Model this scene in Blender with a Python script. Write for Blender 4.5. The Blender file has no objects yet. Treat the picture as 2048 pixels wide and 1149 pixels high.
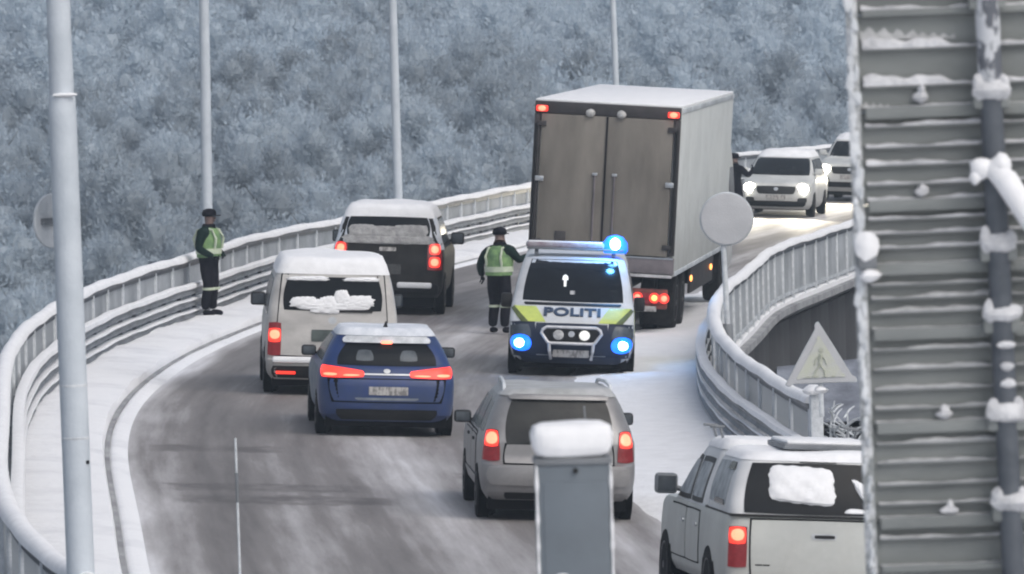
import bpy, bmesh, math, random
import numpy as np
from mathutils import Vector, Matrix

random.seed(7)
RNG = np.random.default_rng(11)
R = math.radians
SC = bpy.context.scene
COL = SC.collection

# ------------------------------------------------------------------ camera
CAM_H, FPX, PITCH, ROLL, BANK = 6.1, 14500.0, math.atan(620 / 14500), R(1.2), R(2.5)
cam = bpy.data.cameras.new('camera')
cam_ob = bpy.data.objects.new('camera', cam)
COL.objects.link(cam_ob)
cF = Vector((0, math.cos(PITCH), -math.sin(PITCH)))
cR0 = Vector((1, 0, 0))
cU0 = Vector((0, math.sin(PITCH), math.cos(PITCH)))
cR = cR0 * math.cos(ROLL) - cU0 * math.sin(ROLL)
cU = cR0 * math.sin(ROLL) + cU0 * math.cos(ROLL)
m = Matrix((cR, cU, -cF)).transposed().to_4x4()
m.translation = Vector((0, 0, CAM_H))
cam_ob.matrix_world = m
cam.sensor_width = 36.0
cam.lens = 36.0 * FPX / 2048.0
cam.clip_start = 0.5
cam.clip_end = 3000
cam.dof.use_dof = True
cam.dof.focus_distance = 106.0
cam.dof.aperture_fstop = 10.0
SC.camera = cam_ob

# ------------------------------------------------------------------ sky, sun, exposure
SUN_EL, SUN_ROT = R(48), R(140)
w = bpy.data.worlds.new('World')
SC.world = w
w.use_nodes = True
nt = w.node_tree
nt.nodes.clear()
sky = nt.nodes.new('ShaderNodeTexSky')
sky.sky_type = 'NISHITA'
sky.sun_disc = False
sky.sun_elevation = SUN_EL
sky.sun_rotation = SUN_ROT
sky.air_density = 1.0
sky.dust_density = 4.0
hs = nt.nodes.new('ShaderNodeHueSaturation')
hs.inputs['Saturation'].default_value = 0.6
bg = nt.nodes.new('ShaderNodeBackground')
bg.inputs['Strength'].default_value = 0.095
wo = nt.nodes.new('ShaderNodeOutputWorld')
nt.links.new(sky.outputs[0], hs.inputs['Color'])
nt.links.new(hs.outputs[0], bg.inputs[0])
nt.links.new(bg.outputs[0], wo.inputs[0])
sun = bpy.data.lights.new('sun', 'SUN')
sun.energy = 0.5
sun.angle = R(60)
sun.color = (1.0, 0.97, 0.93)
sun_ob = bpy.data.objects.new('sun', sun)
COL.objects.link(sun_ob)
sdir = Vector((math.sin(SUN_ROT) * math.cos(SUN_EL), math.cos(SUN_ROT) * math.cos(SUN_EL), math.sin(SUN_EL)))
sun_ob.rotation_euler = sdir.to_track_quat('Z', 'Y').to_euler()
sun_ob.location = (0, 0, 60)
SC.view_settings.view_transform = 'Standard'
SC.view_settings.look = 'None'
SC.view_settings.exposure = 0.68
SC.view_settings.gamma = 1.0
SC.view_settings.use_curve_mapping = False
SC.cycles.use_denoising = True
SC.cycles.filter_width = 2.1
SC.cycles.max_bounces = 6
SC.cycles.volume_bounces = 1
SC.cycles.sample_clamp_indirect = 4.0

# ------------------------------------------------------------------ helpers
def plane_z(x):
    return -math.tan(BANK) * x

def at(px, py, depth):
    """the point in the world that lies at this depth along that line of sight"""
    d = cF + cR * ((px - 1024) / FPX) - cU * ((py - 574.5) / FPX)
    return Vector((0, 0, CAM_H)) + d * depth

def to_px(P):
    v = P - Vector((0, 0, CAM_H))
    z = v.dot(cF)
    return 1024 + FPX * v.dot(cR) / z, 574.5 - FPX * v.dot(cU) / z

def mat(name, col, rough=0.6, metal=0.0, var=0.12, scale=8.0, bump=0.0, bscale=None, col2=None, spec=0.5,
        thresh=(0.35, 0.65), emit=None, estr=0.0, stretch=None, coat=0.0, alpha=1.0):
    mt = bpy.data.materials.new(name)
    mt.use_nodes = True
    n = mt.node_tree
    b = n.nodes['Principled BSDF']
    b.inputs['Roughness'].default_value = rough
    b.inputs['Metallic'].default_value = metal
    b.inputs['Specular IOR Level'].default_value = spec
    b.inputs['Coat Weight'].default_value = coat
    tc = n.nodes.new('ShaderNodeTexCoord')
    vec = tc.outputs['Object']
    if stretch:
        mp = n.nodes.new('ShaderNodeMapping')
        mp.inputs['Scale'].default_value = stretch
        n.links.new(vec, mp.inputs[0])
        vec = mp.outputs[0]
    nz = n.nodes.new('ShaderNodeTexNoise')
    nz.inputs['Scale'].default_value = scale
    nz.inputs['Detail'].default_value = 5
    nz.inputs['Roughness'].default_value = 0.6
    n.links.new(vec, nz.inputs['Vector'])
    rp = n.nodes.new('ShaderNodeValToRGB')
    c2 = col2 or tuple(max(0.0, c * (1 - 2 * var)) for c in col)
    rp.color_ramp.elements[0].position = thresh[0]
    rp.color_ramp.elements[1].position = thresh[1]
    rp.color_ramp.elements[0].color = (*c2, 1)
    rp.color_ramp.elements[1].color = (*col, 1)
    n.links.new(nz.outputs['Fac'], rp.inputs['Fac'])
    n.links.new(rp.outputs['Color'], b.inputs['Base Color'])
    if bump:
        nb = n.nodes.new('ShaderNodeTexNoise')
        nb.inputs['Scale'].default_value = bscale or scale * 3
        nb.inputs['Detail'].default_value = 6
        n.links.new(vec, nb.inputs['Vector'])
        bp = n.nodes.new('ShaderNodeBump')
        bp.inputs['Strength'].default_value = bump
        bp.inputs['Distance'].default_value = 0.05
        n.links.new(nb.outputs['Fac'], bp.inputs['Height'])
        n.links.new(bp.outputs['Normal'], b.inputs['Normal'])
    if emit:
        b.inputs['Emission Color'].default_value = (*emit, 1)
        b.inputs['Emission Strength'].default_value = estr
    return mt

M = {}
M['snow'] = mat('snow', (0.83, 0.84, 0.86), 0.75, var=0.05, scale=3, bump=0.5, bscale=9, spec=0.2)
M['snow_fine'] = mat('snow_fine', (0.82, 0.83, 0.85), 0.75, var=0.05, scale=5, bump=0.15, bscale=14, spec=0.2)
M['snow_walk'] = mat('snow_walk', (0.80, 0.81, 0.83), 0.8, col2=(0.62, 0.63, 0.66), scale=0.9, bump=0.8, bscale=4, spec=0.2, thresh=(0.2, 0.5))
M['frost'] = mat('frost', (0.66, 0.69, 0.72), 0.7, col2=(0.45, 0.48, 0.51), scale=7, bump=0.3, bscale=40)
M['frost_metal'] = mat('frost_metal', (0.58, 0.61, 0.64), 0.6, col2=(0.34, 0.37, 0.40), scale=2.2, bump=0.15, bscale=30)
M['pole'] = mat('pole', (0.56, 0.61, 0.66), 0.6, col2=(0.47, 0.52, 0.57), scale=3, bump=0.1, bscale=30)
M['rail_metal'] = mat('rail_metal', (0.20, 0.215, 0.235), 0.6, col2=(0.11, 0.12, 0.13), scale=1.5, bump=0.1)
M['bar'] = mat('bar', (0.46, 0.49, 0.52), 0.65, col2=(0.28, 0.305, 0.33), scale=0.9, bump=0.15, bscale=30)
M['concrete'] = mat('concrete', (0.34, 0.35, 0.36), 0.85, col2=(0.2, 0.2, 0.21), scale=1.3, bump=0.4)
M['shade_toned_wall'] = mat('shade_toned_wall', (0.075, 0.075, 0.078), 0.9, col2=(0.03, 0.03, 0.033), scale=0.45, bump=0.5, bscale=4, stretch=(1.5, 1.5, 0.35))  # dark base takes in the shade below the deck; streaks are stains
M['black'] = mat('black', (0.011, 0.011, 0.012), 0.55, var=0.15, spec=0.3)
M['rubber'] = mat('rubber', (0.008, 0.008, 0.009), 0.9, col2=(0.022, 0.022, 0.022), scale=12, bump=0.2, spec=0.15)
M['under'] = mat('under', (0.006, 0.006, 0.007), 0.95, spec=0.1)
M['rim'] = mat('rim', (0.16, 0.16, 0.17), 0.45, metal=0.5, col2=(0.05, 0.05, 0.05), scale=9)
M['glass'] = mat('glass', (0.010, 0.012, 0.015), 0.15, var=0.1, spec=0.10)
M['glass_grey'] = mat('glass_grey', (0.09, 0.105, 0.12), 0.25, col2=(0.035, 0.042, 0.05), scale=3, spec=0.3)
M['glass_brown'] = mat('glass_brown', (0.032, 0.033, 0.032), 0.25, col2=(0.012, 0.013, 0.014), scale=2.6, spec=0.18, thresh=(0.3, 0.6))
M['chrome'] = mat('chrome', (0.5, 0.52, 0.54), 0.3, metal=0.7, var=0.1)
M['plate'] = mat('plate', (0.40, 0.39, 0.38), 0.5, col2=(0.17, 0.165, 0.16), scale=11, thresh=(0.42, 0.55), stretch=(1.4, 0.3, 0.7))
M['plate_dark'] = mat('plate_dark', (0.07, 0.09, 0.085), 0.5, col2=(0.03, 0.04, 0.04), scale=10)
M['smudge'] = mat('smudge', (0.10, 0.10, 0.10), 0.6)
M['brake'] = mat('brake', (0.5, 0.03, 0.02), 0.3, emit=(1.0, 0.035, 0.02), estr=1.25, scale=20)
M['brake_hot'] = mat('brake_hot', (0.8, 0.2, 0.1), 0.3, emit=(1.0, 0.17, 0.10), estr=1.9)
M['lens_red'] = mat('lens_red', (0.13, 0.012, 0.018), 0.25, var=0.2, scale=25, emit=(0.5, 0.02, 0.02), estr=0.12)
M['amber_hot'] = mat('amber_hot', (0.9, 0.5, 0.2), 0.3, emit=(1.0, 0.33, 0.08), estr=2.0)
M['blue_hot'] = mat('blue_hot', (0.3, 0.6, 1.0), 0.3, emit=(0.22, 0.62, 1.0), estr=14.0)
M['blue_lens'] = mat('blue_lens', (0.02, 0.12, 0.4), 0.2, emit=(0.004, 0.11, 1.0), estr=1.7)
M['head_hot'] = mat('head_hot', (1, 0.95, 0.85), 0.3, emit=(1.0, 0.93, 0.80), estr=22.0)
M['lamp_clear'] = mat('lamp_clear', (0.55, 0.55, 0.53), 0.2, col2=(0.3, 0.3, 0.3), scale=15)
M['white_paint'] = mat('white_paint', (0.60, 0.61, 0.59), 0.4, col2=(0.44, 0.45, 0.44), scale=1.6, coat=0.3)
M['van_paint'] = mat('van_paint', (0.53, 0.52, 0.50), 0.5, col2=(0.36, 0.35, 0.34), scale=1.3, stretch=(1, 1, 2))
M['pickup_paint'] = mat('pickup_paint', (0.50, 0.515, 0.49), 0.45, col2=(0.40, 0.415, 0.40), scale=1.4, coat=0.2)
M['canopy_paint'] = mat('canopy_paint', (0.66, 0.67, 0.68), 0.5, col2=(0.52, 0.53, 0.54), scale=2)
M['silver'] = mat('silver', (0.30, 0.297, 0.30), 0.42, metal=0.35, col2=(0.21, 0.207, 0.21), scale=2.5)
M['blue_paint'] = mat('blue_paint', (0.009, 0.033, 0.145), 0.4, col2=(0.014, 0.034, 0.105), scale=3, coat=0.25)
M['blue_dirty'] = mat('blue_dirty', (0.20, 0.225, 0.25), 0.65, col2=(0.10, 0.125, 0.17), scale=4)
M['black_paint'] = mat('black_paint', (0.009, 0.009, 0.010), 0.6, col2=(0.020, 0.019, 0.018), scale=3.5, spec=0.15)
M['navy'] = mat('navy', (0.008, 0.015, 0.035), 0.5, spec=0.25, col2=(0.012, 0.02, 0.042), scale=4)
M['yellow'] = mat('yellow', (0.55, 0.62, 0.14), 0.5, col2=(0.42, 0.50, 0.12), scale=4)
M['olive'] = mat('olive', (0.10, 0.13, 0.035), 0.5, var=0.2)
M['police_white'] = mat('police_white', (0.58, 0.60, 0.62), 0.4, col2=(0.46, 0.48, 0.50), scale=2, coat=0.2)
M['truck_door'] = mat('truck_door', (0.215, 0.198, 0.172), 0.6, col2=(0.115, 0.104, 0.09), scale=1.3, thresh=(0.3, 0.7), stretch=(1.6, 1, 0.45), bump=0.03)
M['truck_frame'] = mat('truck_frame', (0.045, 0.04, 0.042), 0.6, col2=(0.02, 0.019, 0.02), scale=3)
M['truck_side'] = mat('truck_side', (0.62, 0.645, 0.635), 0.55, col2=(0.54, 0.565, 0.555), scale=0.9)
M['truck_sill'] = mat('truck_sill', (0.17, 0.15, 0.16), 0.6, col2=(0.10, 0.09, 0.10), scale=3)
M['red_dirty'] = mat('red_dirty', (0.25, 0.05, 0.035), 0.6, col2=(0.10, 0.03, 0.025), scale=8)
M['cloth_dark'] = mat('cloth_dark', (0.006, 0.006, 0.010), 0.95, col2=(0.012, 0.012, 0.017), scale=9, spec=0.1, bump=0.5, bscale=7)
M['cloth_green'] = mat('cloth_green', (0.007, 0.018, 0.016), 0.95, col2=(0.012, 0.026, 0.022), scale=9, spec=0.1, bump=0.5, bscale=7)
M['hivis'] = mat('hivis', (0.20, 0.33, 0.13), 0.8, bump=0.5, bscale=8, col2=(0.10, 0.19, 0.09), scale=9)
M['reflect'] = mat('reflect', (0.52, 0.58, 0.44), 0.5, col2=(0.40, 0.46, 0.36), scale=12)
M['skin'] = mat('skin', (0.20, 0.135, 0.12), 0.6, var=0.08)
M['cabinet'] = mat('cabinet', (0.125, 0.15, 0.175), 0.7, col2=(0.105, 0.125, 0.145), scale=3, bump=0.05)
M['sign_metal'] = mat('sign_metal', (0.240, 0.256, 0.252), 0.6, metal=0.0, spec=0.3, col2=(0.172, 0.186, 0.184), scale=2.2, stretch=(0.5, 1, 2))
M['rime'] = mat('rime', (0.50, 0.51, 0.52), 0.8, col2=(0.34, 0.35, 0.355), scale=14, bump=0.3, bscale=40)
M['rime_thick'] = mat('rime_thick', (0.66, 0.67, 0.69), 0.8, col2=(0.42, 0.43, 0.45), scale=9, bump=0.4, bscale=30)
M['edge_frost'] = mat('edge_frost', (0.56, 0.58, 0.60), 0.8, col2=(0.26, 0.28, 0.285), scale=16, bump=0.5, bscale=40, thresh=(0.4, 0.58))
M['pipe'] = mat('pipe', (0.085, 0.097, 0.115), 0.6, col2=(0.055, 0.065, 0.08), scale=6)
M['pipe_frost'] = mat('pipe_frost', (0.50, 0.52, 0.55), 0.7, col2=(0.10, 0.11, 0.13), scale=13, thresh=(0.46, 0.54), stretch=(1, 1, 0.6))
M['frost_sign'] = mat('frost_sign', (0.50, 0.51, 0.53), 0.7, col2=(0.43, 0.44, 0.46), scale=3, bump=0.15, bscale=60)
M['frost_yellow'] = mat('frost_yellow', (0.50, 0.525, 0.43), 0.7, col2=(0.49, 0.50, 0.50), scale=6, bump=0.15, bscale=60)
M['sign_symbol'] = mat('sign_symbol', (0.36, 0.38, 0.31), 0.8, col2=(0.47, 0.49, 0.43), scale=14)
M['hut_wall'] = mat('hut_wall', (0.022, 0.023, 0.03), 0.8, var=0.2, stretch=(6, 6, 0.5))
M['hut_roof'] = mat('hut_roof', (0.22, 0.24, 0.28), 0.8, col2=(0.11, 0.12, 0.145), scale=2.2, bump=0.5, bscale=8)
M['bark'] = mat('bark', (0.12, 0.115, 0.115), 0.9, col2=(0.05, 0.05, 0.05), scale=6)

def add_dirt(mt, col=(0.20, 0.19, 0.185), z0=0.25, z1=1.0, amount=0.75):
    """dried road salt and slush spray on the lower panels, in blotches"""
    n = mt.node_tree
    b = n.nodes['Principled BSDF']
    src = b.inputs['Base Color'].links[0].from_socket
    tc = n.nodes.new('ShaderNodeTexCoord')
    sp = n.nodes.new('ShaderNodeSeparateXYZ')
    n.links.new(tc.outputs['Object'], sp.inputs[0])
    mr = n.nodes.new('ShaderNodeMapRange')
    mr.inputs['From Min'].default_value = z0
    mr.inputs['From Max'].default_value = z1
    mr.inputs['To Min'].default_value = 0.75
    mr.inputs['To Max'].default_value = 0.0
    n.links.new(sp.outputs['Z'], mr.inputs['Value'])
    nz = n.nodes.new('ShaderNodeTexNoise')
    nz.inputs['Scale'].default_value = 2.6
    nz.inputs['Detail'].default_value = 8
    nz.inputs['Roughness'].default_value = 0.7
    n.links.new(tc.outputs['Object'], nz.inputs['Vector'])
    ad = n.nodes.new('ShaderNodeMath'); ad.operation = 'MULTIPLY_ADD'
    ad.inputs[1].default_value = 1.6
    n.links.new(nz.outputs['Fac'], ad.inputs[0])
    sb = n.nodes.new('ShaderNodeMath'); sb.operation = 'SUBTRACT'
    sb.inputs[1].default_value = 0.8
    n.links.new(mr.outputs[0], sb.inputs[0])
    n.links.new(sb.outputs[0], ad.inputs[2])
    mu = n.nodes.new('ShaderNodeMath'); mu.operation = 'MULTIPLY'; mu.use_clamp = True
    mu.inputs[1].default_value = amount
    n.links.new(ad.outputs[0], mu.inputs[0])
    mx = n.nodes.new('ShaderNodeMix'); mx.data_type = 'RGBA'
    n.links.new(mu.outputs[0], mx.inputs[0])
    n.links.new(src, mx.inputs[6])
    mx.inputs[7].default_value = (*col, 1)
    n.links.new(mx.outputs[2], b.inputs['Base Color'])
    b.inputs['Coat Weight'].default_value = 0.0
add_dirt(M['blue_paint'], (0.075, 0.085, 0.11), 0.15, 0.75, 0.4)
add_dirt(M['silver'], (0.15, 0.148, 0.15), 0.2, 0.9, 0.8)
add_dirt(M['van_paint'], (0.26, 0.25, 0.24), 0.2, 1.2, 0.8)
add_dirt(M['pickup_paint'], (0.28, 0.275, 0.26), 0.3, 0.9, 0.7)
add_dirt(M['white_paint'], (0.25, 0.245, 0.24), 0.2, 0.9, 0.8)
add_dirt(M['police_white'], (0.30, 0.30, 0.30), 0.2, 1.0, 0.6)
add_dirt(M['black_paint'], (0.06, 0.058, 0.056), 0.3, 1.2, 0.6)
add_dirt(M['truck_side'], (0.30, 0.30, 0.285), 0.9, 2.4, 0.7)

def road_material():
    mt = bpy.data.materials.new('icy_asphalt')
    mt.use_nodes = True
    n = mt.node_tree
    L = n.links.new
    b = n.nodes['Principled BSDF']
    uv = n.nodes.new('ShaderNodeUVMap')
    uv.uv_map = 'UVMap'
    def noise(sx, sy, scale, detail=5, off=0.0):
        mp = n.nodes.new('ShaderNodeMapping')
        mp.inputs['Scale'].default_value = (sx, sy, 1)
        mp.inputs['Location'].default_value = (off, off * 1.7, 0)
        L(uv.outputs[0], mp.inputs[0])
        t = n.nodes.new('ShaderNodeTexNoise')
        t.inputs['Scale'].default_value = scale
        t.inputs['Detail'].default_value = detail
        t.inputs['Roughness'].default_value = 0.6
        L(mp.outputs[0], t.inputs['Vector'])
        return t.outputs['Fac']
    def math_(op, a, c, clamp=False):
        t = n.nodes.new('ShaderNodeMath')
        t.operation = op
        t.use_clamp = clamp
        for i, v in enumerate((a, c)):
            if isinstance(v, (int, float)):
                t.inputs[i].default_value = v
            else:
                L(v, t.inputs[i])
        return t.outputs[0]
    sep = n.nodes.new('ShaderNodeSeparateXYZ')
    L(uv.outputs[0], sep.inputs[0])
    # wheel paths swept clean: a snow share across the width (metres from the railing)
    cr = n.nodes.new('ShaderNodeValToRGB')
    cr.color_ramp.interpolation = 'B_SPLINE'
    stops = [(1.2, 1.0), (1.5, 0.85), (1.8, 0.42), (2.3, 0.22), (3.0, 0.48), (3.8, 0.26), (4.5, 0.72), (5.1, 0.68),
             (5.7, 0.36), (6.3, 0.56), (6.9, 0.34), (7.4, 0.75), (7.9, 1.0)]
    els = cr.color_ramp.elements
    while len(els) < len(stops):
        els.new(0.5)
    for e, (u, v) in zip(els, stops):
        e.position = u / 9.64
        e.color = (v, v, v, 1)
    wob = math_('MULTIPLY', math_('SUBTRACT', noise(0.3, 0.05, 1.0, 3), 0.5), 1.5)
    L(math_('DIVIDE', math_('ADD', sep.outputs[0], wob), 9.64), cr.inputs['Fac'])
    n1 = noise(1.3, 0.035, 1.0, 6, 3.0)
    n2 = noise(3.0, 0.22, 1.3, 6, 9.0)
    f = math_('ADD', cr.outputs['Color'], math_('MULTIPLY', math_('SUBTRACT', n1, 0.5), 1.35))
    f = math_('ADD', f, math_('MULTIPLY', math_('SUBTRACT', n2, 0.5), 0.5), True)
    # wet, dark smears where the steel joints cross the lane
    fine = noise(5.0, 1.2, 1.0, 5, 21.0)
    patch = noise(1.7, 0.9, 1.0, 5, 31.0)
    for v0, ua, ub, hw in JOINTS:
        dv = math_('ABSOLUTE', math_('SUBTRACT', sep.outputs[1], v0), 0)
        band = math_('SUBTRACT', 1.0, math_('DIVIDE', math_('SUBTRACT', dv, math_('MULTIPLY', fine, hw)), 0.35), True)
        mid, half = (ua + ub) / 2, (ub - ua) / 2
        du = math_('ABSOLUTE', math_('SUBTRACT', sep.outputs[0], mid), 0)
        side = math_('MULTIPLY', math_('SUBTRACT', half, du), 3.0, True)
        k_ = math_('MULTIPLY', math_('MULTIPLY', band, side), math_('MULTIPLY', math_('SUBTRACT', patch, 0.33), 4.0, True), True)
        f = math_('MULTIPLY', f, math_('SUBTRACT', 1.0, math_('MULTIPLY', k_, 0.7)), True)
    rp = n.nodes.new('ShaderNodeValToRGB')
    e = rp.color_ramp.elements
    e[0].position, e[0].color = 0.0, (0.085, 0.078, 0.076, 1)
    e[1].position, e[1].color = 1.0, (0.70, 0.70, 0.72, 1)
    k = e.new(0.42); k.color = (0.205, 0.193, 0.189, 1)
    k = e.new(0.72); k.color = (0.42, 0.41, 0.415, 1)
    L(f, rp.inputs['Fac'])
    L(rp.outputs[0], b.inputs['Base Color'])
    b.inputs['Roughness'].default_value = 0.7
    b.inputs['Specular IOR Level'].default_value = 0.35
    bp = n.nodes.new('ShaderNodeBump')
    bp.inputs['Strength'].default_value = 0.35
    bp.inputs['Distance'].default_value = 0.03
    L(noise(6, 3, 2.0, 6, 4.0), bp.inputs['Height'])
    L(bp.outputs[0], b.inputs['Normal'])
    return mt

def frost_tree_material():
    mt = bpy.data.materials.new('frosted_twigs')
    mt.use_nodes = True
    n = mt.node_tree
    b = n.nodes['Principled BSDF']
    b.inputs['Roughness'].default_value = 0.9
    b.inputs['Specular IOR Level'].default_value = 0.1
    a = n.nodes.new('ShaderNodeAttribute')
    a.attribute_name = 'frost'
    oi = n.nodes.new('ShaderNodeObjectInfo')
    ad = n.nodes.new('ShaderNodeMath'); ad.operation = 'MULTIPLY_ADD'
    ad.inputs[1].default_value = 0.34
    n.links.new(oi.outputs['Random'], ad.inputs[0])
    n.links.new(a.outputs['Fac'], ad.inputs[2])
    rp = n.nodes.new('ShaderNodeValToRGB')
    e = rp.color_ramp.elements
    e[0].position, e[0].color = 0.0, (0.17, 0.19, 0.21, 1)
    e[1].position, e[1].color = 1.0, (0.60, 0.675, 0.735, 1)
    n.links.new(ad.outputs[0], rp.inputs['Fac'])
    n.links.new(rp.outputs[0], b.inputs['Base Color'])
    tr = n.nodes.new('ShaderNodeBsdfTranslucent')
    n.links.new(rp.outputs[0], tr.inputs['Color'])
    mx = n.nodes.new('ShaderNodeMixShader')
    mx.inputs[0].default_value = 0.5
    n.links.new(b.outputs[0], mx.inputs[1])
    n.links.new(tr.outputs[0], mx.inputs[2])
    n.links.new(mx.outputs[0], n.nodes['Material Output'].inputs['Surface'])
    return mt
M['twigs'] = frost_tree_material()

class MB:
    """collects shapes in one bmesh; build() links them as one mesh object"""
    def __init__(self):
        self.bm = bmesh.new()
    def _grid(self, rows, closed=False, cap0=False, cap1=False):
        vs = [[self.bm.verts.new(p) for p in r] for r in rows]
        n = len(rows[0])
        for i in range(len(rows) - 1):
            for j in range(n if closed else n - 1):
                k = (j + 1) % n
                try:
                    self.bm.faces.new((vs[i][j], vs[i][k], vs[i + 1][k], vs[i + 1][j]))
                except ValueError:
                    pass
        if cap0 and n > 2:
            self.bm.faces.new(list(reversed(vs[0])))
        if cap1 and n > 2:
            self.bm.faces.new(vs[-1])
        return vs
    def box(self, c, s, rot=None, bevel=0.0):
        mtx = Matrix.Translation(c)
        if rot is not None:
            mtx = mtx @ (rot if isinstance(rot, Matrix) else Matrix.Rotation(rot, 4, 'Z'))
        mtx = mtx @ Matrix.Diagonal((s[0], s[1], s[2], 1))
        r = bmesh.ops.create_cube(self.bm, size=1.0, matrix=mtx)
        if bevel:
            ed = list({e for v in r['verts'] for e in v.link_edges})
            bmesh.ops.bevel(self.bm, geom=ed, offset=bevel, segments=2, affect='EDGES', profile=0.5)
        return self
    def tube(self, pts, r, n=8, cap=True):
        pts = [Vector(p) for p in pts]
        rad = r if isinstance(r, (list, tuple)) else [r] * len(pts)
        rows = []
        up = None
        for i, p in enumerate(pts):
            t = (pts[min(i + 1, len(pts) - 1)] - pts[max(i - 1, 0)]).normalized()
            a = Vector((0, 0, 1)) if abs(t.z) < 0.9 else Vector((1, 0, 0))
            x = t.cross(a).normalized()
            if up is not None and x.dot(up) < 0:
                x = -x
            up = x
            y = t.cross(x).normalized()
            rows.append([p + (x * math.cos(2 * math.pi * k / n) + y * math.sin(2 * math.pi * k / n)) * rad[i] for k in range(n)])
        self._grid(rows, True, cap, cap)
        return self
    def lathe(self, prof, c=(0, 0, 0), axis='Z', n=24):
        rows = []
        for r, h in prof:
            ring = []
            for k in range(n):
                a = 2 * math.pi * k / n
                u, v = r * math.cos(a), r * math.sin(a)
                p = (u, v, h) if axis == 'Z' else ((h, u, v) if axis == 'X' else (v, h, u))
                ring.append(Vector(p) + Vector(c))
            rows.append(ring)
        self._grid(rows, True, True, True)
        return self
    def blob(self, c, s, jit=0.12, sub=2):
        r = bmesh.ops.create_icosphere(self.bm, subdivisions=sub, radius=1.0)
        ph = random.random() * 9
        for v in r['verts']:
            p = v.co
            k = 1 + jit * (math.sin(3.1 * p.x + ph) + math.sin(4.3 * p.y + 2 * ph) + math.sin(3.7 * p.z + 3 * ph))
            v.co = Vector((p.x * s[0] * k, p.y * s[1] * k, p.z * s[2] * k)) + Vector(c)
        return self
    def prism(self, poly, d, c=(0, 0, 0), rows=None):
        """polygon in x,z extruded along y by d"""
        a = [Vector((p[0], 0, p[1])) + Vector(c) for p in poly]
        b = [Vector((p[0], d, p[1])) + Vector(c) for p in poly]
        self._grid([a, b], True, True, True)
        return self
    def build(self, name, material, parent=None, smooth=True, angle=35, jitter=0.0):
        bmesh.ops.recalc_face_normals(self.bm, faces=self.bm.faces[:])
        me = bpy.data.meshes.new(name)
        self.bm.to_mesh(me)
        self.bm.free()
        if smooth and len(me.polygons):
            me.polygons.foreach_set('use_smooth', [True] * len(me.polygons))
            me.set_sharp_from_angle(angle=R(angle))
        for mm in (material if isinstance(material, (list, tuple)) else [material]):
            me.materials.append(mm)
        o = bpy.data.objects.new(name, me)
        COL.objects.link(o)
        if parent is not None:
            o.parent = parent
        return o

def tag(o, label=None, cat=None, group=None, kind=None):
    if label: o['label'] = label
    if cat: o['category'] = cat
    if group: o['group'] = group
    if kind: o['kind'] = kind
    return o

def empty(name, loc=(0, 0, 0), rot=None, label=None, cat=None, group=None):
    o = bpy.data.objects.new(name, None)
    o.empty_display_size = 0.3
    COL.objects.link(o)
    o.location = loc
    if rot is not None:
        o.rotation_euler = rot.to_euler() if isinstance(rot, Matrix) else rot
    return tag(o, label, cat, group)

def on_road(heading, lean=0.0):
    """rotation of a thing standing on the banked road; heading clockwise from straight ahead"""
    up = Vector((math.sin(BANK + lean), 0, math.cos(BANK + lean)))
    f = Vector((math.sin(heading), math.cos(heading), 0))
    f = (f - up * f.dot(up)).normalized()
    return Matrix((f.cross(up).normalized(), f, up)).transposed()

# ------------------------------------------------------------------ the bridge: a path along its railing
PATH = [(36, 4.2), (44, 0.6), (52, -1.9), (59.6, -3.7), (62.7, -4.25), (70, -5.02), (76, -5.42), (83, -5.88), (91.4, -6.42), (100.4, -6.72), (110, -6.60),
        (118.7, -6.15), (126.1, -5.52), (136.8, -4.68), (144.6, -3.58), (159, -1.58), (173, 0.35), (192, 3.4), (210.3, 6.85), (224, 10.2), (246, 16.5), (272, 25.5), (300, 37)]
def _resample():
    P = [Vector((x, y)) for y, x in PATH]
    out = []
    for i in range(len(P) - 1):
        p0, p1, p2, p3 = P[max(i - 1, 0)], P[i], P[i + 1], P[min(i + 2, len(P) - 1)]
        for k in range(16):
            t = k / 16
            out.append(0.5 * ((2 * p1) + (p2 - p0) * t + (2 * p0 - 5 * p1 + 4 * p2 - p3) * t * t + (3 * p1 - p0 - 3 * p2 + p3) * t ** 3))
    out.append(P[-1])
    a = np.array([[p.x, p.y] for p in out])
    s = np.concatenate([[0], np.cumsum(np.linalg.norm(np.diff(a, axis=0), axis=1))])
    q = np.arange(0, s[-1], 0.4)
    c = np.stack([np.interp(q, s, a[:, 0]), np.interp(q, s, a[:, 1])], 1)
    k = np.ones(21) / 21
    pad = np.pad(c, ((10, 10), (0, 0)), mode='reflect', reflect_type='odd')
    return np.stack([np.convolve(pad[:, 0], k, 'valid'), np.convolve(pad[:, 1], k, 'valid')], 1)
PTS = _resample()
SEG = np.concatenate([[0], np.cumsum(np.linalg.norm(np.diff(PTS, axis=0), axis=1))])
TAN = np.gradient(PTS, axis=0)
TAN /= np.linalg.norm(TAN, axis=1)[:, None]
LEN = SEG[-1]
WID = 9.64

def road_pt(u, s, h=0.0):
    """u metres to the right of the railing, s metres along it, h metres above the road"""
    x, y = np.interp(s, SEG, PTS[:, 0]), np.interp(s, SEG, PTS[:, 1])
    tx, ty = np.interp(s, SEG, TAN[:, 0]), np.interp(s, SEG, TAN[:, 1])
    x, y = x + u * ty, y - u * tx
    return Vector((x, y, plane_z(x) + h))
def road_dir(s):
    return math.atan2(np.interp(s, SEG, TAN[:, 0]), np.interp(s, SEG, TAN[:, 1]))
def s_at_depth(y, u=0.0):
    ss = np.linspace(0, LEN, 1500)
    ys = np.array([road_pt(u, q).y for q in ss])
    return float(ss[np.argmin(np.abs(ys - y))])

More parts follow.
